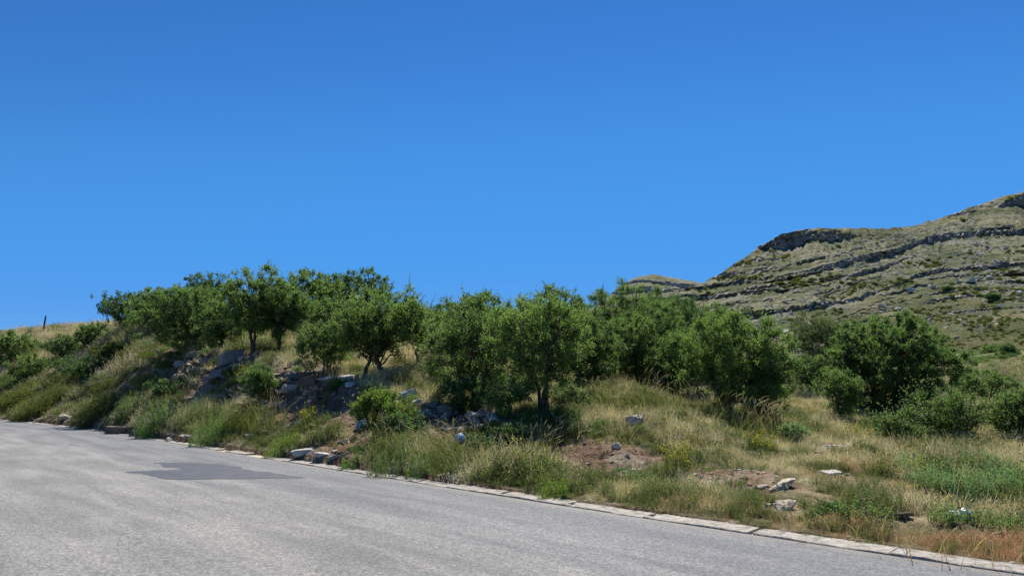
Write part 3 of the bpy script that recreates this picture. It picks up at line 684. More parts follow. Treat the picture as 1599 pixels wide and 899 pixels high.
# white slabs and blocks on the mountain
MR = [(1548, 437, 14, 7, 'pale block at the right end of the row of white blocks'), (1532, 439, 11, 8, 'second white block from the right in the row'), (1515, 440, 16, 8, 'widest white block in the middle of the row'),
      (1500, 441, 10, 5, 'small white block at the left of the row'), (1456, 447, 12, 4, 'flat white slab left of the row of blocks'), (1457, 452, 9, 6, 'lumpy white block just under the flat slab'),
      (1422, 456, 12, 7, 'grey block with a pale top left of the white slabs'), (1378, 482, 18, 8, 'grey slab on the slope above the round tree'), (1404, 484, 14, 5, 'tilted white slab right above the round tree'),
      (1592, 459, 10, 5, 'white block at the right edge of the picture'), (1559, 481, 8, 5, 'lone white stone on the green terraces'), (1541, 386, 7, 4, 'small pale block under the upper cliff band'),
      (1571, 391, 9, 5, 'pale block near the right end of the upper slope'), (1526, 398, 6, 4, 'tiny white block between the two cliff bands'), (1565, 555, 14, 6, 'white stone by the dark bush at the right'),
      (1550, 572, 10, 5, 'white stone below the dark bush at the right'), (1592, 584, 13, 5, 'low pale stones at the right edge of the field'), (1493, 530, 9, 3, 'pale flat stone at the foot of the slope'),
      (1262, 487, 7, 4, 'white stone under the lower cliff band left part'), (1312, 484, 6, 4, 'white stone under the lower cliff band centre'), (1228, 519, 9, 5, 'white stone beside the dense shrub row on the slope'),
      (1358, 433, 7, 4, 'small white block under the middle cliff band')]
for i, (px, py, wp, hp, lb) in enumerate(MR):
    rs = np.random.RandomState(300 + i); p = on_mount(px, py) if py < 575 else np.array(at(px, py)); k = p[1] / F0; mb = MB()
    rock_mesh(mb, wp * k * 1.1, wp * k * .7, hp * k * 1.2, rs, tilt=rs.uniform(-.15, .15))
    tag(mb.build('boulder', M['rock_pale'], loc=(p[0], p[1], p[2] + hp * k * .4)), lb + ' on the mountain' if 'right' not in lb and 'row' not in lb else lb, 'rock', 'pale blocks scattered on the mountain')

# ------------------------------------------------------------------ trees and shrubs
def tree(px, py, hp, wp, label, name='tree', mat='leaf', cb=.35, stems=2, seed=0, dens=1.0, leaf=.05, spiky=.4, group='small trees on the bank', lean=0.0, lobes=7, pos=None, part='trunk', cat='tree', spread=.35, wf=1.0, nck=1.0):
    rs = np.random.RandomState(1000 + seed); p = at(px, py) if pos is None else np.array(pos); k = p[1] / F0
    H = hp * k * 1.05; W = wp * k * wf * (1.62 if cat == 'tree' else 1.3); cb = cb * .58; leaf = leaf * .86
    e = empty(name, tuple(p - np.array([0, 0, .04])), label, cat, group)
    # crown: clumps fill a lumpy rounded body, most of them near its surface
    lo = H * cb; ch = H - lo
    nc = int(np.clip(W * ch * 17 + 44, 50, 330) * nck)
    dr = unit(rs.normal(size=(nc, 3))); rad = rs.uniform(.12, 1.0, nc) ** .5
    lump = 1 + .26 * fbm(dr[:, 0] * 1.6 + seed * 3.1, dr[:, 1] * 1.6, dr[:, 2] * 1.6, o=2, seed=seed + 5)
    prof = np.where(dr[:, 2] > 0, 1.0, 1 - .25 * np.abs(dr[:, 2]))            # a little narrower below
    Cc = dr * (rad * lump)[:, None] * np.array([W * .43, W * .40, ch * .44]); Cc[:, :2] *= prof[:, None]
    Cc[:, 2] += lo + ch * .47; Cc[:, 0] += lean * W * (Cc[:, 2] / H); Cc[:, 2] = np.maximum(Cc[:, 2], lo * .85 + .08)
    out = unit(Cc - np.array([lean * W * .5, 0, lo + ch * .15]))
    # wood
    wb = MB(); sp_ = []
    fork = max(lo * .9, H * .22)
    r0 = .027 * H * (1.5 / math.sqrt(stems)) * .8
    for s in range(stems):
        a = rs.rand() * 6.28; b = np.array([math.cos(a), math.sin(a) * .6, 0]) * W * .022 * (stems > 1) * (1 + .4 * stems); b[2] = -.1
        tip = np.array([math.cos(a) * W * spread * .5 + lean * W * .4, math.sin(a) * W * spread * .4, fork + ch * .35 * rs.uniform(.7, 1.1)])
        b = b * (1 if seed not in (5, 20, 16) else .3); t = np.linspace(0, 1, 7)[:, None]; P = b + (tip - b) * t ** np.array([1.3, 1.3, 1]) + np.sin(t * 5 + a) * .03 * H * np.array([1, .7, 0]) * t
        P[1:-1] += rs.normal(0, .012 * H, (5, 3)); tube(wb, P, r0 * (1 - .6 * t[:, 0]), 7); sp_.append((P, r0))
    allp = np.concatenate([q[0][2:] for q in sp_])
    for c in Cc[: int(nc * .75)]:
        cand = allp[allp[:, 2] < c[2] + .1]; cand = allp if not len(cand) else cand
        b = cand[np.argmin(np.linalg.norm(cand - c, axis=1) + .3 * rs.rand(len(cand)))]
        t = np.linspace(0, 1, 5)[:, None]; mid = np.array([0, 0, .12 * np.linalg.norm(c - b)]) * np.sin(t * 3.14) ; P = b + (c - b) * t + mid + rs.normal(0, .02 * H, (5, 3)) * np.sin(t * 3.14)
        tube(wb, P, np.linspace(r0 * .32, .006 + .0012 * H, 5), 4)
    # twigs and leaves
    rc = .92 * (ch * W) ** .5 / math.sqrt(nc)
    area = ch * W * .75; nleaf = int(np.clip(area * 7.4 / (leaf * leaf * .62), 900, 85000) * dens)
    nl_t = 9; nt_ = max(nleaf // nl_t, nc); ci = rs.randint(0, nc, nt_)
    td = unit(out[ci] * .8 + rs.normal(size=(nt_, 3)) * .75 + np.array([0, 0, .35])); tl = rc * rs.uniform(.5, 1.25, nt_)
    long_ = rs.rand(nt_) < .05 * spiky * 2.5; tl = np.where(long_, tl * rs.uniform(1.3, 2.1 + spiky, nt_), tl)
    tb = Cc[ci] + rs.normal(size=(nt_, 3)) * rc * .28
    tt = rs.rand(nt_, nl_t); c = tb[:, None] + td[:, None] * (tl[:, None] * tt)[..., None] + rs.normal(size=(nt_, nl_t, 3)) * (leaf * .55)
    c[..., 2] -= (.12 * tl[:, None] * tt ** 2) * .5
    c = c.reshape(-1, 3); c[:, 2] = np.maximum(c[:, 2], .03)
    ax = np.repeat(td, nl_t, 0) * .5 + rs.normal(size=c.shape); nm = rs.normal(size=c.shape) * .7 + np.array([0, -.1, 1.0])
    lb_ = MB(); sz = leaf * rs.uniform(.6, 1.25, len(c)); leaves(lb_, c, ax, nm, sz * 1.25, sz * .75, rs)
    for j in np.nonzero(long_)[0][:260]:
        t = np.linspace(0, 1, 3)[:, None]; tube(wb, tb[j] + td[j] * tl[j] * t, np.linspace(.008, .003, 3) * (.5 + .3 * H), 3)
    if part == 'trunk': wb.build('trunk', M['bark'], e, True); lb_.build('crown', M[mat], e)
    else: wb.build('stems', M['bark'], e, True); lb_.build('foliage', M[mat], e)
    return e
TG = 'small trees on the bank'
TREES = [
 # back row
 dict(px=208, py=512, hp=56, wp=92, label='dark low tree on the crest at the left end of the row', mat='leaf_dark', cb=.05, stems=3, leaf=.11),
 dict(px=322, py=500, hp=78, wp=58, label='small pointed crown rising behind the broad bushy tree', mat='leaf_dark', cb=.2, stems=2, leaf=.11),
 dict(px=482, py=500, hp=76, wp=96, label='round green tree between the tall pair and the dark crest tree', mat='leaf', cb=.15, stems=2, leaf=.11),
 dict(px=553, py=492, hp=76, wp=84, label='dark rounded tree on the crest above the flat slab', mat='leaf_dark', cb=.1, stems=2, leaf=.11),
 dict(px=700, py=512, hp=44, wp=56, label='small tree on the crest between the two middle trees', mat='leaf_dark', cb=.15, stems=2, leaf=.10),
 dict(px=745, py=560, hp=106, wp=92, label='taller tree standing behind the thin stemmed tree', mat='leaf', cb=.3, stems=2, leaf=.08, spiky=.9),
 dict(px=880, py=590, hp=146, wp=90, label='tree with a loose top sprig behind the dark trunked tree', mat='leaf', cb=.3, stems=2, leaf=.07, spiky=1.1, dens=.8),
 dict(px=975, py=600, hp=160, wp=130, label='tall dense tree at the left of the dark thicket', mat='leaf', cb=.08, dens=1.2, stems=3, leaf=.055, lean=.03),
 dict(px=1045, py=598, hp=150, wp=116, label='dense tree in the middle of the dark thicket', mat='leaf_dark', cb=.02, dens=1.2, stems=3, leaf=.055),
 dict(px=1100, py=602, hp=136, wp=104, label='yellow green tree low in the dark thicket', mat='leaf_fresh', cb=.1, stems=3, leaf=.055),
 dict(px=520, py=520, hp=58, wp=70, label='low tree on the slope under the dark crest tree', mat='leaf', cb=.1, stems=2, leaf=.09),
 dict(px=250, py=520, hp=72, wp=80, label='rounded tree between the left end tree and the broad bushy tree', mat='leaf', cb=.1, stems=2, leaf=.10),
 dict(px=640, py=530, hp=52, wp=60, label='small tree behind the thin airy tree', mat='leaf', cb=.1, stems=2, leaf=.08, dens=.8),
 dict(px=805, py=590, hp=128, wp=84, label='tree closing the gap between the thin stemmed tree and the middle tree', mat='leaf', cb=.2, stems=2, leaf=.065),
 # front row
 dict(px=288, py=548, hp=112, wp=118, label='broad bushy tree overhanging the shaded grey ledge', mat='leaf', cb=.04, stems=3, leaf=.075, lean=.02, lobes=9),
 dict(px=340, py=552, hp=86, wp=56, label='narrow leafy tree touching the right of the broad bushy tree', mat='leaf', cb=.12, stems=1, leaf=.07),
 dict(px=396, py=550, hp=134, wp=98, label='tallest left tree with a thick forked trunk', mat='leaf_fresh', cb=.26, stems=3, leaf=.065, lobes=9),
 dict(px=440, py=550, hp=112, wp=64, label='slimmer tree with a straight dark trunk beside the tallest left tree', mat='leaf', cb=.30, stems=1, leaf=.065),
 dict(px=602, py=590, hp=146, wp=128, label='open crowned tree with one straight trunk above the white boulder', mat='leaf_fresh', cb=.36, stems=1, leaf=.055, spiky=1.0, dens=.8),
 dict(px=650, py=575, hp=104, wp=64, label='thin airy tree whose branches reach right of the open crowned tree', mat='leaf_fresh', cb=.45, stems=1, leaf=.055, spiky=1.2, dens=.5),
 dict(px=567, py=592, hp=112, wp=70, label='slender tree leaning left of the straight trunked tree', mat='leaf', cb=.42, stems=1, leaf=.055, spiky=.8, dens=.8),
 dict(px=508, py=582, hp=84, wp=76, label='low tree with twisted stems over the big flat slab', mat='leaf', cb=.15, stems=3, leaf=.055, spiky=.8, dens=.9, lean=-.05),
 dict(px=738, py=632, hp=172, wp=118, label='tree with many thin stems above the rubble heap', mat='leaf', cb=.18, stems=5, leaf=.05, spiky=.9, dens=.78, lobes=9),
 dict(px=848, py=645, hp=188, wp=128, label='middle tree with two dark trunks over the shaded block', mat='leaf_fresh', cb=.28, stems=3, leaf=.048, spiky=.9, lobes=9),
 dict(px=918, py=605, hp=122, wp=74, label='leafy tree filling the gap left of the dark thicket', mat='leaf', cb=.05, stems=2, leaf=.05, spiky=.8),
 dict(px=1150, py=655, hp=172, wp=140, label='big bright shrubby tree at the right end of the thicket', mat='leaf_fresh', cb=.04, stems=4, leaf=.045, spiky=1.1, wf=.9, dens=1.2),
 dict(px=1196, py=662, hp=140, wp=62, label='narrow leafy tree on the right flank of the bright shrubby tree', mat='leaf', cb=.04, stems=2, leaf=.045, spiky=.9),
 dict(px=1010, py=612, hp=132, wp=118, label='wide dark tree at the front of the thicket behind the dry grass', mat='leaf', cb=.02, dens=1.2, stems=4, leaf=.05),
 dict(px=1075, py=628, hp=118, wp=92, label='shaded tree hanging low between thicket and bright shrubby tree', mat='leaf', cb=.06, stems=4, leaf=.05),
 # right group
 dict(px=1281, py=592, hp=108, wp=76, label='pale thinly leaved tree left of the big round tree', mat='leaf_pale', cb=.1, stems=3, leaf=.08, dens=.6, spiky=.9),
 dict(px=1268, py=618, hp=70, wp=42, label='dark narrow bush at the foot of the pale thin tree', mat='leaf_dark', cb=.0, stems=2, leaf=.07),
 dict(px=1400, py=657, hp=172, wp=190, label='big round dense tree standing alone on the right', mat='leaf', cb=.0, stems=4, leaf=.055, wf=.80, dens=1.9, nck=2.2, spiky=.5),
 dict(px=1316, py=660, hp=88, wp=58, label='small green tree with a thin trunk in front of the round tree', mat='leaf', cb=.22, stems=1, leaf=.05, spiky=.8, dens=.8),
 dict(px=1535, py=632, hp=60, wp=82, label='soft green bush behind the spiky shrubs at the right', mat='leaf', cb=.0, stems=3, leaf=.07, name='bush', cat='bush', part='s'),
 dict(px=1584, py=694, hp=96, wp=88, label='leafy shrub at the right edge of the picture', mat='leaf', cb=.08, stems=3, leaf=.05, spiky=.8, dens=.9, name='bush', cat='bush', part='s'),
 dict(px=1478, py=688, hp=84, wp=92, label='spiky green shrub with long arching shoots right of the round tree', mat='leaf', cb=.05, stems=4, leaf=.045, spiky=2.6, dens=.85, name='bush', cat='bush', part='s'),
 dict(px=1402, py=704, hp=70, wp=76, label='lower spiky shrub in front of the big round tree', mat='leaf', cb=.08, stems=4, leaf=.045, spiky=2.4, dens=.75, name='bush', cat='bush', part='s'),
 # bushes on the bank
 dict(px=140, py=548, hp=46, wp=44, label='upright leafy bush on the left skyline', mat='leaf', cb=.0, leaf=.10, name='bush', cat='bush', part='s', stems=2),
 dict(px=100, py=564, hp=42, wp=50, label='dark rounded bush left of the skyline bush', mat='leaf_dark', cb=.0, leaf=.11, name='bush', cat='bush', part='s', stems=2),
 dict(px=14, py=572, hp=56, wp=84, label='wide bush on the bank at the left edge of the picture', mat='leaf', cb=.0, leaf=.12, name='bush', cat='bush', part='s', stems=3),
 dict(px=50, py=594, hp=40, wp=70, label='low green bush under the wide bush at the left edge', mat='leaf', cb=.0, leaf=.10, name='bush', cat='bush', part='s', stems=3),
 dict(px=135, py=590, hp=38, wp=80, label='flat dark bush halfway up the left bank', mat='leaf_dark', cb=.0, leaf=.08, name='bush', cat='bush', part='s', stems=3),
 dict(px=180, py=560, hp=26, wp=60, label='low bush below the crest tree', mat='leaf_olive', cb=.0, leaf=.08, name='bush', cat='bush', part='s', stems=3),
 dict(px=262, py=625, hp=36, wp=64, label='dark shrub at the foot of the eroded strip', mat='leaf_dark', cb=.0, leaf=.06, name='bush', cat='bush', part='s', stems=3),
 dict(px=404, py=625, hp=64, wp=56, label='dark green shrub between the ledge and the thick grey slab', mat='leaf', cb=.0, leaf=.05, name='bush', cat='bush', part='s', stems=3),
 dict(px=590, py=692, hp=84, wp=104, label='bright green topped bush beside the red soil slip', mat='leaf_bright', wf=.85, cb=.28, leaf=.042, name='bush', cat='bush', part='s', stems=4, spiky=.9),
 dict(px=628, py=690, hp=50, wp=60, label='dim green bush right of the bright topped bush', mat='leaf_dark', cb=.0, leaf=.045, name='bush', cat='bush', part='s', stems=3),
 dict(px=690, py=560, hp=60, wp=50, label='loose bush on the slope right of the airy tree', mat='leaf_olive', cb=.0, leaf=.06, name='bush', cat='bush', part='s', stems=2, dens=.7),
 dict(px=683, py=598, hp=52, wp=58, label='thin grey green bush behind the upright pale block', mat='leaf_pale', cb=.1, leaf=.05, name='bush', cat='bush', part='s', stems=3, dens=.5),
 dict(px=725, py=645, hp=62, wp=88, label='dark tangled undergrowth round the thin stems', mat='leaf_dark', cb=.0, leaf=.05, name='bush', cat='bush', part='s', stems=4),
 dict(px=790, py=650, hp=58, wp=60, label='green bush between the thin stems and the two dark trunks', mat='leaf', cb=.0, leaf=.048, name='bush', cat='bush', part='s', stems=3),
 dict(px=890, py=645, hp=46, wp=58, label='pale leafy bush right of the two dark trunks', mat='leaf_pale', cb=.0, leaf=.045, name='bush', cat='bush', part='s', stems=3),
 dict(px=800, py=705, hp=44, wp=70, label='dark shrub in the shade under the middle tree', mat='leaf_dark', cb=.0, leaf=.045, name='bush', cat='bush', part='s', stems=3),
 dict(px=750, py=712, hp=36, wp=60, label='dark shrub on the bank right of the blue bag', mat='leaf_dark', cb=.0, leaf=.042, name='bush', cat='bush', part='s', stems=3, dens=.8),
 dict(px=1240, py=690, hp=34, wp=44, label='blue green herb bush right of the thicket', mat='leaf_mint', cb=.0, leaf=.04, name='bush', cat='bush', part='s', stems=3),
 dict(px=1335, py=816, hp=32, wp=100, label='low creeping green shrub on the lower right verge', mat='leaf', cb=.0, leaf=.026, name='bush', cat='bush', part='s', stems=5, spiky=1.6, dens=.7),
 dict(px=1576, py=566, hp=34, wp=30, label='dark upright bush in the field at the right edge', mat='leaf_dark', cb=.0, leaf=.2, name='bush', cat='bush', part='s', stems=2, far=1),
 dict(px=1545, py=562, hp=24, wp=26, label='green bush left of the dark upright bush in the field', mat='leaf', cb=.0, leaf=.2, name='bush', cat='bush', part='s', stems=2, far=1),
 dict(px=1514, py=566, hp=22, wp=24, label='small round bush in the field beyond the big round tree', mat='leaf', cb=.0, leaf=.2, name='bush', cat='bush', part='s', stems=2, far=1),
 dict(px=1550, py=470, hp=12, wp=22, label='dark round bush under the row of white blocks', mat='leaf_dark', cb=.0, leaf=.35, name='bush', cat='bush', part='s', stems=2, far=2),
 dict(px=1480, py=455, hp=9, wp=14, label='small dark bush beside the flat white slab', mat='leaf_dark', cb=.0, leaf=.35, name='bush', cat='bush', part='s', stems=2, far=2),
]
def add_trees():
    for i, t in enumerate(TREES):
        t = dict(t); far = t.pop('far', 0)
        if far == 2 or (far == 1): t['pos'] = on_mount(t['px'], t['py']); t['group'] = 'bushes scattered over field and mountain'
        elif t.get('cat') == 'bush': t['group'] = 'bushes growing on the bank'
        tree(seed=i, **t)
add_trees()

# herb clumps: stalks with leaves all the way up
def herb_mb(mb, rs, n, rad, h, leaf, mb_stem=None, droop=.3, lper=9):
    base = np.stack([*(rs.normal(0, rad * .35, (2, n))), np.zeros(n)], 1); a = unit(base[:, :2] + rs.normal(0, .15 * rad, (n, 2)))
    hh = h * rs.uniform(.55, 1.1, n); ln = a * (rad * rs.uniform(.2, .9, n))[:, None]
    t = rs.uniform(.12, 1.0, (n, lper)); c = base[:, None] + np.concatenate([ln[:, None] * (t ** 1.6)[..., None], (hh[:, None] * t)[..., None]], -1)
    c = c.reshape(-1, 3) + rs.normal(0, leaf * .5, (n * lper, 3)); ax = rs.normal(size=c.shape) + np.array([0, 0, .5]); nm = rs.normal(size=c.shape) * .6 + np.array([0, 0, 1.])
    leaves(mb, c, ax, nm, leaf * rs.uniform(.7, 1.4, len(c)), leaf * .45, rs)
    blades(mb_stem or mb, base, ln, hh, .008, rs, 3)
    return base, ln, hh
HERBS = [ # px, py, h px, w px, leaf mat, flower, label
 (480, 668, 30, 40, 'leaf_olive', 1, 'low plant covered in yellow flowers on the dark bank'),
 (376, 596, 24, 30, 'leaf_olive', 1, 'yellow flowering plant on the ledge right of the big rounded boulder'),
 (48, 615, 14, 22, 'leaf_olive', 1, 'yellow flowering plant on the left bank'),
 (1055, 735, 44, 60, 'leaf_olive', 1, 'green clump with orange yellow flowers beside the bare soil'),
 (1190, 705, 30, 50, 'leaf_olive', 1, 'yellow flowering clump at the foot of the bright shrubby tree'),
 (1350, 690, 24, 60, 'leaf_olive', 1, 'yellow green flowering clump in front of the round tree'),
 (1440, 745, 24, 60, 'leaf_olive', 1, 'yellowish clump left of the mint green herbs'),
 (150, 655, 34, 66, 'leaf_olive', 0, 'green weed clump beside the left roadside behind the small stones'),
 (245, 672, 44, 70, 'leaf', 0, 'bushy weed clump right behind the large roadside boulder'),
 (200, 650, 32, 60, 'leaf_pale', 0, 'pale weed clump above the large roadside boulder'),
 (330, 688, 44, 76, 'leaf', 0, 'tall weed clump at the road edge right of the grey stone'),
 (376, 672, 44, 70, 'leaf_olive', 0, 'dense olive weed clump below the ledge'),
 (300, 662, 36, 60, 'leaf_pale', 0, 'pale weed clump below the shaded ledge'),
 (440, 705, 26, 60, 'leaf_bright', 0, 'bright green weed clump near the kerb below the yellow flowers'),
 (60, 645, 26, 80, 'leaf_olive', 0, 'olive weed clump by the road at the left'),
 (100, 618, 24, 70, 'leaf_olive', 0, 'weed clump halfway up the bank at the left'),
 (15, 640, 26, 60, 'leaf_olive', 0, 'weed clump at the left edge by the road'),
 (615, 738, 46, 96, 'leaf_pale', 0, 'pale green leafy clump at the kerb below the bright topped bush'),
 (650, 742, 28, 50, 'leaf', 0, 'leafy clump right of the pale green clump by the kerb'),
 (862, 775, 32, 60, 'leaf_bright', 0, 'lime green clump in the grass beside the kerb'),
 (995, 765, 34, 50, 'leaf_pale', 0, 'pale herb clump below the bare soil'),
 (1455, 765, 40, 80, 'leaf_mint', 0, 'left clump of the mint green herbs'),
 (1510, 775, 50, 90, 'leaf_mint', 0, 'middle clump of the mint green herbs'),
 (1575, 770, 56, 90, 'leaf_mint', 0, 'right clump of the mint green herbs at the picture edge'),
 (1530, 735, 36, 100, 'leaf_mint', 0, 'rear clump of the mint green herbs'),
 (1480, 812, 26, 60, 'leaf', 0, 'green clump under the white litter'),
 (1570, 830, 30, 90, 'leaf', 0, 'green clump near the kerb at the right edge'),
 (1425, 740, 34, 60, 'leaf_mint', 0, 'thin herb clump left of the mint green herbs'),
 (1380, 745, 26, 60, 'leaf_olive', 0, 'olive clump right of the white stone in straw grass'),
 (890, 668, 34, 50, 'leaf', 0, 'green clump at the foot of the pale leafy bush'),
 (545, 738, 20, 40, 'leaf', 0, 'low green clump on the kerb right of the grey shard'),
]
def add_herbs():
    for i, (px, py, hp, wp, mt, fl, lb) in enumerate(HERBS):
        rs = np.random.RandomState(2000 + i); p = at(px, py); k = p[1] / F0; h = hp * k; r = wp * k * .5
        e = empty('flowering_plant' if fl else 'weed', tuple(p), lb, 'plant', 'flowering plants on the bank' if fl else 'weeds growing in clumps on the bank')
        lf = max(.028, 2.0 * k * 1.1); mb = MB(); n = int(np.clip(r * r * 240 + 40, 40, 380))
        base = np.stack([*(rs.uniform(-1, 1, (2, n)) * r * .75), np.zeros(n)], 1); base[:, 2] = height(base[:, 0] + p[0], base[:, 1] + p[1]) - p[2]
        hh = h * rs.uniform(.45, 1.15, n) * np.clip(1.15 - (np.hypot(base[:, 0], base[:, 1]) / r) ** 2 * .5, .3, 1); ln = rs.normal(0, .22, (n, 2)) * hh[:, None]
        lper = 16; t = rs.uniform(.1, 1, (n, lper)); c = base[:, None] + np.concatenate([ln[:, None] * (t ** 1.6)[..., None], (hh[:, None] * t)[..., None]], -1)
        c = c.reshape(-1, 3) + rs.normal(0, lf * .7, (n * lper, 3)); leaves(mb, c, rs.normal(size=c.shape) + [0, 0, .6], rs.normal(size=c.shape) * .6 + [0, 0, 1], lf * rs.uniform(.7, 1.5, len(c)), lf * .5, rs)
        blades(mb, base, ln, hh, .007 + .3 * k, rs, 3); mb.build('foliage', M[mt], e)
        if fl:
            fb = MB(); m = n * 3; j = rs.randint(0, n, m); tt = rs.uniform(.8, 1.08, m); c = base[j] + np.concatenate([ln[j] * tt[:, None], (hh[j] * tt)[:, None]], 1) + rs.normal(0, .03, (m, 3))
            leaves(fb, c, rs.normal(size=c.shape), rs.normal(size=c.shape) * .5 + [0, -.3, 1], .022 + .3 * k, .02 + .3 * k, rs); fb.build('blossoms', M['yellow'], e)
add_herbs()

# tall plume grass
PL = [(404, 672, 50, 'dark leaning clump of plume grass below the dark green shrub'), (425, 668, 56, 'plume grass right of the leaning clump'), (300, 640, 36, 'plume grass under the layered ledge'), (385, 650, 42, 'plume grass between weeds and ledge'),
      (622, 712, 60, 'dark plume grass in front of the bright topped bush'), (570, 708, 50, 'dark plume grass left under the bright topped bush'), (728, 728, 76, 'tall pink plume grass fanning left across the rubble heap'), (760, 735, 56, 'plume grass right of the pink fan'),
      (830, 722, 60, 'pale plume stalks in front of the shaded block'), (872, 690, 44, 'plume grass under the two dark trunks'), (935, 640, 50, 'plume grass at the left foot of the thicket'), (975, 640, 54, 'second plume clump along the thicket foot from the left'),
      (1015, 640, 58, 'plume grass in the middle of the thicket foot'), (1060, 645, 58, 'plume grass below the shaded low tree'), (1100, 655, 58, 'plume grass left of the bright shrubby tree'), (1135, 668, 60, 'dense plume grass in front of the bright shrubby tree'),
      (1165, 680, 64, 'tallest dark plume grass under the bright shrubby tree'), (1195, 690, 66, 'leaning dark plume grass at the right flank of the shrubby tree'), (1215, 690, 56, 'last plume grass before the blue green bush'), (955, 690, 40, 'sparse reddish stalks above the single white stone'),
      (1090, 705, 40, 'silvery plume grass in the dry meadow'), (1300, 812, 66, 'long bent straw stalks near the kerb'), (1370, 830, 60, 'bent straw stalks left of the grey brown boulder'), (1420, 850, 64, 'straw stalks in front of the grey brown boulder'),
      (1490, 862, 70, 'tall arching straw stalks by the kerb at the right'), (1560, 880, 60, 'straw tuft on the kerb at the lower right corner'), (1010, 720, 44, 'straw stalks right of the single white stone'), (700, 700, 50, 'plume grass beside the low grey stone'), (520, 688, 40, 'thin plume grass beside the red soil slip')]
def add_plumes():
    for i, (px, py, hp, lb) in enumerate(PL):
        rs = np.random.RandomState(3000 + i); p = at(px, py); k = p[1] / F0; h = max(hp * k, .35)
        e = empty('tall_grass', tuple(p), lb, 'grass', 'clumps of tall plume grass')
        strawy = 'straw' in lb; n = 90 if not strawy else 26; dirx = -.25 if 'left' in lb or 'pink' in lb else rs.uniform(-.1, .35)
        rad = .28 if not strawy else .35
        base = np.stack([rs.normal(0, rad, n), rs.normal(0, rad, n), np.zeros(n)], 1); base[:, 2] = height(base[:, 0] + p[0], base[:, 1] + p[1]) - p[2] - .01
        ln = np.stack([rs.normal(dirx, .34, n), rs.normal(0, .3, n)], 1) * h
        mb = MB(); blades(mb, base, ln * .8, h * rs.uniform(.4, .75, n), .006 + .15 * k, rs, 4)
        mb.build('blades', M['leaf_olive'] if not strawy else M['straw'], e)
        m = 22 if not strawy else 12; j = rs.randint(0, n, m); st = MB(); hh = h * rs.uniform(.8, 1.15, m); ll = ln[j] * 1.1
        blades(st, base[j], ll, hh, .005 + .1 * k, rs, 5); st.build('stalks', M['straw'], e)
        pb = MB()
        for q in range(m):
            t = np.linspace(.80, 1.0, 5); L_ = np.hypot(*ll[q]); z = hh[q] * (t - .25 * t * t * min(L_ / hh[q], 1))
            P = base[j[q]] + np.stack([ll[q][0] * t ** 1.8, ll[q][1] * t ** 1.8, z], 1); tube(pb, P, np.array([.001, .0045, .0065, .0045, .001]) * (.8 if strawy else 1.0), 4, rs.rand())
        pb.build('plumes', M['plume'], e)
add_plumes()

# ------------------------------------------------------------------ instanced ground cover (grass, herbs, stones nobody could count)
def scatter(name, pts, rotz, scale, idx, tint, templates, tilt=None):
    col = bpy.data.collections.new(name + '_shapes')
    for t in templates: col.objects.link(t)
    m = bpy.data.meshes.new(name); m.vertices.add(len(pts)); m.vertices.foreach_set('co', np.asarray(pts, np.float32).ravel())
    rot = np.zeros((len(pts), 3), np.float32); rot[:, 2] = rotz
    if tilt is not None: rot[:, :2] = tilt
    a = m.attributes.new('rot', 'FLOAT_VECTOR', 'POINT'); a.data.foreach_set('vector', rot.ravel())
    a = m.attributes.new('scl', 'FLOAT', 'POINT'); a.data.foreach_set('value', np.asarray(scale, np.float32))
    a = m.attributes.new('idx', 'INT', 'POINT'); a.data.foreach_set('value', np.asarray(idx, np.int32))
    c4 = np.ones((len(pts), 4), np.float32); c4[:, :3] = tint
    a = m.attributes.new('tint', 'FLOAT_COLOR', 'POINT'); a.data.foreach_set('color', c4.ravel())
    m.update(); o = bpy.data.objects.new(name, m); C.objects.link(o)
    g = bpy.data.node_groups.new(name, 'GeometryNodeTree'); g.interface.new_socket('Geometry', in_out='INPUT', socket_type='NodeSocketGeometry'); g.interface.new_socket('Geometry', in_out='OUTPUT', socket_type='NodeSocketGeometry')
    N = g.nodes; gi = N.new('NodeGroupInput'); go = N.new('NodeGroupOutput'); ip = N.new('GeometryNodeInstanceOnPoints'); ci = N.new('GeometryNodeCollectionInfo')
    ci.inputs['Collection'].default_value = col; ci.inputs['Separate Children'].default_value = True; ci.inputs['Reset Children'].default_value = True
    ip.inputs['Pick Instance'].default_value = True
    def na(nm, ty):
        x = N.new('GeometryNodeInputNamedAttribute'); x.data_type = ty; x.inputs[0].default_value = nm; return [q for q in x.outputs if q.enabled and q.name == 'Attribute'][0]
    L = g.links; L.new(gi.outputs[0], ip.inputs['Points']); L.new(ci.outputs[0], ip.inputs['Instance']); L.new(na('rot', 'FLOAT_VECTOR'), ip.inputs['Rotation'])
    L.new(na('scl', 'FLOAT'), ip.inputs['Scale']); L.new(na('idx', 'INT'), ip.inputs['Instance Index']); L.new(ip.outputs[0], go.inputs[0])
    md = o.modifiers.new('scatter', 'NODES'); md.node_group = g
    return o
def templ(name, fn, n, mat):
    out = []
    for i in range(n):
        mb = MB(); fn(mb, np.random.RandomState(5000 + i + sum(map(ord, name)))); out.append(bpy.data.objects.new('%s_%02d' % (name, i), mb.mesh(name, mat)))
    return out
def t_green(mb, rs):
    n = 46; b = np.stack([*rs.normal(0, .09, (2, n)), np.zeros(n) - .01], 1); h = rs.uniform(.07, .22, n); blades(mb, b, rs.normal(0, .38, (n, 2)) * h[:, None], h, .0065, rs, 3)
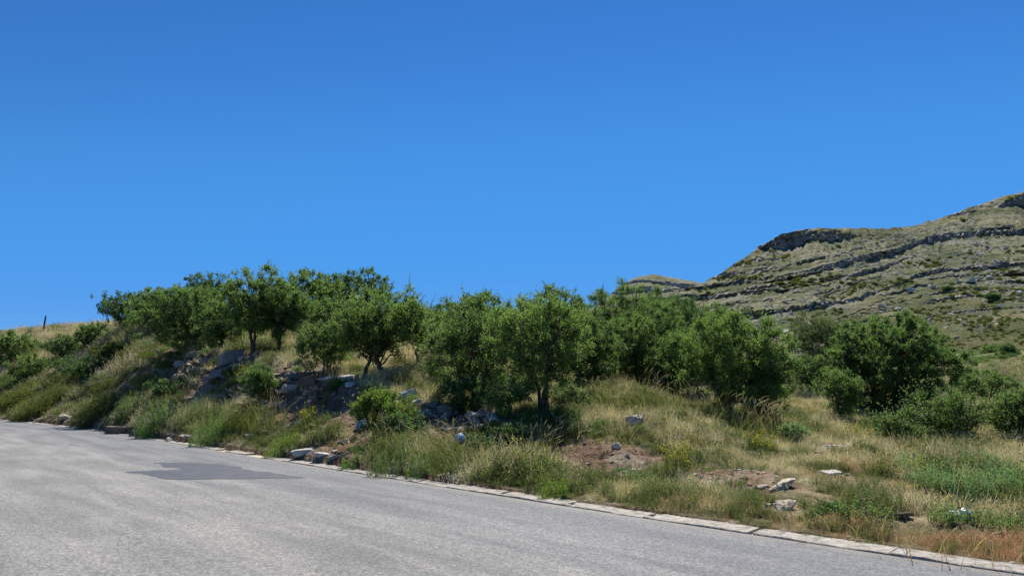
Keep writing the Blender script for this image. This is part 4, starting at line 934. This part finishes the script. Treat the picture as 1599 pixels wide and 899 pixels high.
def t_dry(mb, rs):
    n = 34; b = np.stack([*rs.normal(0, .10, (2, n)), np.zeros(n) - .01], 1); h = rs.uniform(.08, .28, n) + (rs.rand(n) < .12) * .12; ln = rs.normal(0, .30, (n, 2)) * h[:, None]; blades(mb, b, ln, h, .005, rs, 3)
    for q in range(9):
        t = np.array([.82, .9, .97, 1.04]); L_ = np.hypot(*ln[q]); z = h[q] * (t - .25 * t * t * min(L_ / h[q], 1))
        tube(mb, b[q] + np.stack([ln[q][0] * t ** 1.8, ln[q][1] * t ** 1.8, z], 1), np.array([.001, .0045, .0045, .001]), 3, .95)
def t_herb(mb, rs): herb_mb(mb, rs, 16, .16, .30, .034, lper=11)
def t_mat(mb, rs):
    n = 260; c = np.stack([*rs.normal(0, .14, (2, n)), np.abs(rs.normal(0, .045, n))], 1); leaves(mb, c, rs.normal(size=c.shape), rs.normal(size=c.shape) * .6 + [0, 0, 1], .032, .018, rs)
def t_flower(mb, rs):
    n = 10; b = np.stack([*rs.normal(0, .12, (2, n)), np.zeros(n)], 1); h = rs.uniform(.18, .36, n); c = b + np.stack([rs.normal(0, .03, n), rs.normal(0, .03, n), h], 1)
    leaves(mb, c, rs.normal(size=c.shape), rs.normal(size=c.shape) * .5 + [0, -.4, 1], .019, .019, rs)
def t_scrub(mb, rs):
    n = 420; c = unit(rs.normal(size=(n, 3))) * rs.uniform(.55, 1.05, (n, 1)); c[:, 2] = np.abs(c[:, 2]) * .7; leaves(mb, c, rs.normal(size=c.shape), rs.normal(size=c.shape) + [0, 0, 1], .26, .17, rs)
TPL_G = templ('green_tuft', t_green, 5, M['grass']) + templ('green_tuft_dry', t_dry, 6, M['grass']) + templ('green_tuft_herb', t_herb, 4, M['grass']) + templ('green_tuft_mat', t_mat, 3, M['grass'])

GREENZ = mkz([(700, 735, 1.6, 1), (850, 760, 1.5, 1), (620, 725, 1.4, 1), (440, 700, 1.8, .9), (330, 670, 2.4, .8), (1500, 750, 1.6, 1), (1570, 800, 1.2, 1), (1450, 730, 1.4, .8), (780, 750, 1.4, .9), (960, 770, 1, .6), (1100, 800, .8, .5), (200, 650, 4, .6), (60, 600, 8, .7), (1340, 810, .8, .9), (1480, 815, .6, .9)])
DRYZ = mkz([(1060, 800, 1.0, .5), (1250, 830, .9, .8), (1560, 870, .8, .9), (1300, 770, 1.4, .6), (1100, 690, 2.4, .35), (1000, 660, 2.2, .3), (1250, 740, 2.0, .8), (1350, 720, 2.0, .5), (1100, 760, 1.0, .5), (940, 760, .8, .5), (680, 570, 3, .8), (420, 565, 3, .5), (1180, 820, 1.0, .8), (1350, 780, 1.2, .9), (1500, 850, .9, .9), (1400, 850, .8, 1), (740, 765, .5, .7), (60, 530, 18, .8), (250, 500, 8, .8)])
REDZ = mkz([(1180, 828, .6, .9), (1330, 850, .7, .9), (1030, 802, .5, .6), (1480, 870, .7, 1), (1100, 812, .6, .7), (1250, 835, .6, .8), (1420, 860, .7, .9), (1560, 872, .7, 1), (900, 780, .5, .5), (1200, 800, .5, .5), (1330, 840, .7, 1), (1500, 850, .9, 1), (1150, 815, .7, .9), (1040, 790, .6, .7), (725, 766, .35, 1), (1330, 760, .7, .7), (1430, 790, .7, .6), (960, 680, .6, .5), (1200, 825, .6, 1)])
for _px, _py, _r in ((564, 671, .35), (718, 690, .4), (1497, 811, .6), (1416, 811, .5), (637, 622, .5), (992, 664, .5), (1233, 764, .5), (963, 701, .35)):
    _p = at(_px, _py); ROCKP.append((_p[0], _p[1] - _r * .4, _r))
def cover():
    rs = np.random.RandomState(11); n = 205000
    lr = rs.uniform(0, 1, n); r = 5.8 + lr ** 1.25 * 88; thh = np.radians(rs.uniform(-40, 58, n)); x = r * np.sin(thh); y = r * np.cos(thh); s, d = sd_of(x, y)
    soil = np.maximum(zmask(SOIL, x, y), zmask(LEDGE, x, y)) + .35 * fbm(x * 1.3, y * 1.3, o=3, seed=91)
    keep = (d > .34) & (rs.rand(n) > sstep(.15, .6, soil) * .90) & ((d > .55) | (rs.rand(n) < .5))
    x, y, r, d, thh, soil = x[keep], y[keep], r[keep], d[keep], thh[keep], soil[keep]; n = len(x); z = height(x, y)
    g = zmask(GREENZ, x, y); dr = zmask(DRYZ, x, y); rd = zmask(REDZ, x, y); nz = fbm(x * .55, y * .55, o=4, seed=93); nz2 = fbm(x * 1.9, y * 1.9, o=3, seed=94)
    dry = .40 + .55 * dr - .32 * g + .40 * nz + .40 * nz2 + .10 * sstep(-.1, .4, thh); u = rs.rand(n)
    # no grass grows through the stones
    blk = np.zeros(n, bool)
    for rx, ry, rr_ in ROCKP: blk |= (x - rx) ** 2 + (y - ry + .12) ** 2 < rr_ ** 2
    isdry = dry + rs.normal(0, .18, n) > .5
    isherb = ~isdry & (rs.rand(n) < .42 + .42 * sstep(.0, -.3, thh)); ismat = ~isherb & (rs.rand(n) < .13)
    idx = np.where(isdry, rs.randint(5, 11, n), rs.randint(0, 5, n)); idx = np.where(isherb, rs.randint(11, 15, n), idx); idx = np.where(ismat, rs.randint(15, 18, n), idx)
    # template order in the collection is alphabetical: tuft, dry, herb, mat
    green = np.array([.105, .165, .035]); olive = np.array([.20, .215, .065]); straw = np.array([.41, .365, .19]); red = np.array([.44, .26, .13]); pale = np.array([.56, .51, .36])
    k = rs.rand(n, 1); cg = green * (1 - k) + olive * k; cd = straw * (1 - k) + pale * k * .9 + olive * (1 - k) * .3
    cd = cd * (1 - .85 * rd[:, None]) + red * (.85 * rd[:, None])
    tint = np.where(isdry[:, None], cd, cg) * (1 + .2 * nz2[:, None]) * rs.uniform(.8, 1.2, (n, 1)); tint = np.clip(tint * 1.15, .02, .7)
    sclr = rs.uniform(.65, 1.3, n) * (1 + .8 * sstep(20, 70, r)) * (.55 + .45 * sstep(.35, 1.0, d)) * np.clip(.92 + .5 * nz, .4, 1.7) * (1 - .04 * sstep(.05, .3, thh)) * (1 - .45 * np.clip(soil, 0, 1))
    tilt = rs.normal(0, .12, (n, 2))
    kp = ~blk; x, y, z, d, r, idx, tint, sclr, tilt, nz, n = x[kp], y[kp], z[kp], d[kp], r[kp], idx[kp], tint[kp], sclr[kp], tilt[kp], nz[kp], int(kp.sum())
    o = scatter('grass', np.stack([x, y, z], 1), rs.rand(n) * 6.28, sclr, idx, tint, TPL_G, tilt); tag(o, 'mixed green and straw coloured wild grass covering the bank', 'grass', None, 'stuff')
    print('grass', n)
    # yellow flowers
    f = (zmask(GREENZ, x, y) + .5 * nz + .2 > .3) & (rs.rand(n) < .014) & (r < 45)
    o = scatter('wildflowers', np.stack([x, y, z], 1)[f], rs.rand(f.sum()) * 6.28, sclr[f], rs.randint(0, 3, f.sum()), np.ones((f.sum(), 3)), templ('flower', t_flower, 3, M['yellow'])); tag(o, 'tiny yellow wildflowers sprinkled through the grass', 'flowers', None, 'stuff')
cover()
def stones():
    rs = np.random.RandomState(15); n = 26000; r = 6 + rs.rand(n) * 44; thh = np.radians(rs.uniform(-38, 38, n)); x = r * np.sin(thh); y = r * np.cos(thh); s, d = sd_of(x, y)
    m = np.maximum(zmask(SOIL, x, y), zmask(LEDGE, x, y)); keep = (d > .3) & (rs.rand(n) < .05 + m * .9 + (d < .8) * (r > 18) * .8); x, y = x[keep], y[keep]; n = len(x); z = height(x, y)
    tp = []
    for i in range(6):
        mb = MB(); rock_mesh(mb, 1, .8, .5, np.random.RandomState(40 + i), npts=12, sub=False); tp.append(bpy.data.objects.new('stone_%02d' % i, mb.mesh('stone', [M['rock_tan'], M['rock_brown'], M['rock_pale']][i % 3])))
    sz = .02 + .085 * rs.rand(n) ** 4
    o = scatter('small_stones', np.stack([x, y, z + sz * .1], 1), rs.rand(n) * 6.28, sz, rs.choice([0, 3, 0, 3, 1, 2, 5], n), np.ones((n, 3)), tp); tag(o, 'loose small stones and clods strewn over the bare soil', 'stones', None, 'stuff')
    # scrub and rubble on the mountain
    n = 16000; px = rs.uniform(1000, 1680, n); py = rs.uniform(300, 580, n); bp = np.interp(px, mpx, mcv[:, 3]); ok = py > bp + 4; px, py = px[ok], py[ok]
    den = fbm(px * .02, py * .09, o=4, seed=101) + sstep(440, 510, py) * .55 * sstep(1200, 1400, px); ok = den + rs.normal(0, .22, len(px)) > .30; px, py = px[ok], py[ok]
    P = np.array([on_mount(a, b) for a, b in zip(px, py)]); n = len(P); sz = (.25 + .9 * rs.rand(n) ** 3) * np.clip(P[:, 1] / 260, .35, 1.3)
    o = scatter('scrub', P, rs.rand(n) * 6.28, sz, rs.randint(0, 3, n), np.ones((n, 3)), templ('scrub', t_scrub, 3, M['leaf_olive'])); tag(o, 'low dark scrub dotted over the mountain slope', 'scrub', None, 'stuff')
    n = 15000; px = rs.uniform(1150, 1680, n); py = rs.uniform(330, 575, n); bp = np.interp(px, mpx, mcv[:, 3]); ok = py > bp + 12; px, py = px[ok], py[ok]
    den = fbm(px * .015, py * .03, o=4, seed=111) + .18 - .5 * sstep(500, 540, py) + .55 * np.exp(-((py - 430) / 45) ** 2) * sstep(1300, 1480, px) + .3 * np.exp(-((py - 505) / 40) ** 2); ok = den + rs.normal(0, .2, len(px)) > .30; px, py = px[ok], py[ok]
    P = np.array([on_mount(a, b) for a, b in zip(px, py)]); n = len(P)
    o = scatter('scree', P, rs.rand(n) * 6.28, (.3 + 1.5 * rs.rand(n) ** 5) * np.clip(P[:, 1] / 260, .35, 1.3), rs.choice([2, 5], n), np.ones((n, 3)), [t.copy() for t in tp]); tag(o, 'pale broken rubble scattered over the mountain slope', 'scree', None, 'stuff')
    # weedy plants in the far field and low terraces
stones()
def rubble():
    rs = np.random.RandomState(25); n = 1700; ids = rs.randint(0, len(LEDGE), n); q = np.array(LEDGE)[ids]
    x = q[:, 0] + rs.normal(0, .55, n) * q[:, 2]; y = q[:, 1] + rs.normal(0, .55, n) * q[:, 2]; z = height(x, y); tp = []
    for i in range(6):
        mb = MB(); rock_mesh(mb, 1, .8, .34, np.random.RandomState(60 + i), npts=14); tp.append(bpy.data.objects.new('slab_%02d' % i, mb.mesh('slab', M[['rock_tan', 'rock_brown', 'rock_grey', 'rock_pale'][i % 4]])))
    sz = .05 + .26 * rs.rand(n) ** 2.5
    o = scatter('rubble', np.stack([x, y, z + sz * .08], 1), rs.rand(n) * 6.28, sz, rs.randint(0, 6, n), np.ones((n, 3)), tp, rs.normal(0, .3, (n, 2))); tag(o, 'broken slabs and rubble filling the ledges of the bank', 'stones', None, 'stuff')
rubble()
def t_bush(mb, rs):
    n = 900; d_ = unit(rs.normal(size=(n, 3))); d_[:, 2] = np.abs(d_[:, 2]); lump = 1 + .35 * fbm(d_[:, 0] * 2 + rs.rand() * 50, d_[:, 1] * 2, d_[:, 2] * 2, o=2)
    c = d_ * (rs.uniform(.1, 1, n) ** .45 * lump)[:, None] * [1, 1, .8]; leaves(mb, c, rs.normal(size=c.shape), rs.normal(size=c.shape) * .7 + [0, 0, 1], .13, .08, rs)
def undergrowth():
    rs = np.random.RandomState(33); n = 4200; r = rs.uniform(9, 60, n); thh = np.radians(rs.uniform(-37, 36, n)); r[2600:] = rs.uniform(55, 140, 1600); thh[2600:] = np.radians(rs.uniform(14, 40, 1600)); x = r * np.sin(thh); y = r * np.cos(thh); s, d = sd_of(x, y)
    den = fbm(x * .5, y * .5, o=3, seed=131) + .30 * sstep(-.05, -.35, thh) + .25 * sstep(2.5, 4, d) * sstep(.05, -.05, thh) - .45 * sstep(.05, .2, thh) * (r < 55) + .25 * (r > 55); ok = (d > 1.0 + .06 * r * .2) & (den + rs.normal(0, .15, n) > .42) & (zmask(SOIL, x, y) < .85)
    x, y, r = x[ok], y[ok], r[ok]; n = len(x); z = height(x, y); sz = rs.uniform(.12, .34, n) * (1 + .9 * sstep(18, 55, r) + .8 * sstep(55, 120, r)); tp = templ('bush_dark', t_bush, 2, M['leaf_dark']) + templ('bush_green', t_bush, 2, M['leaf']) + templ('bush_olive', t_bush, 3, M['leaf_olive'])
    o = scatter('undergrowth', np.stack([x, y, z], 1), rs.rand(n) * 6.28, sz, rs.randint(0, 7, n), np.ones((n, 3)), tp); tag(o, 'low leafy undergrowth in patches all over the bank', 'undergrowth', None, 'stuff'); print('undergrowth', n)
undergrowth()

# ------------------------------------------------------------------ post and litter
def post():
    p = at(67, 519); k = p[1] / F0; h = 26 * k; mb = MB()
    N = NT('weathered_post'); n = N.noise(N.objc(), 8, 4); N.bsdf(N.ramp(n, [(.3, (.05, .045, .04)), (.7, (.14, .12, .10))]), .85, N.bump(n, .01))
    t = np.linspace(0, 1, 8); P = np.stack([h * .09 * t, 0 * t, -.3 + (h + .3) * t], 1) + np.stack([.01 * np.sin(t * 9), .0 * t, 0 * t], 1)
    tube(mb, P, np.array([.085, .085, .082, .08, .08, .078, .075, .05]), 8); o = mb.build('fence_post', N.m, loc=tuple(p), smooth=False); tag(o, 'thin dark post leaning on the grassy skyline at the left', 'post')
post()
def plastic(name, c0, c1):
    N = NT(name); n = N.noise(N.objc(), 18, 4); N.bsdf(N.ramp(n, [(.42, c0), (.58, c1)]), .35, N.bump(n, .01), .5); return N.m
def litter(px, py, wp, hp, mat, name, label, cat, seed, folds=1.0):
    p = at(px, py); k = p[1] / F0; rs = np.random.RandomState(seed); u = np.linspace(0, 2 * math.pi, 29); v = np.linspace(.0, math.pi, 17); U, V = np.meshgrid(u, v)
    dx, dy, dz = np.sin(V) * np.cos(U), np.sin(V) * np.sin(U), np.cos(V)
    q = 1 + folds * (.34 * fbm(dx * 2.3 + seed, dy * 2.3, dz * 2.3, o=4, seed=seed, g=.65)); w_, h_ = wp * k * .55, hp * k * .6
    o = grid_obj(name, dx * q * w_, dy * q * w_ * .7, dz * q * h_, mat, smooth=False); o.location = (p[0], p[1], p[2] + h_ * .75); tag(o, label, cat, 'litter dropped on the bank'); return o
litter(564, 671, 14, 15, plastic('blue_white_plastic', (.16, .42, .72), (.78, .84, .88)), 'plastic_bag', 'crumpled blue and white bag on the red soil slip', 'litter', 3, 1.2)
litter(718, 690, 16, 12, plastic('pale_blue_plastic', (.34, .48, .74), (.42, .56, .80)), 'plastic_bag', 'rounded pale blue bag below the rubble heap', 'litter', 5, .4)
litter(1497, 811, 34, 14, plastic('white_paper', (.62, .61, .62), (.82, .81, .82)), 'crumpled_paper', 'crumpled white sheet on bare ground at the lower right', 'litter', 8, 1.5)
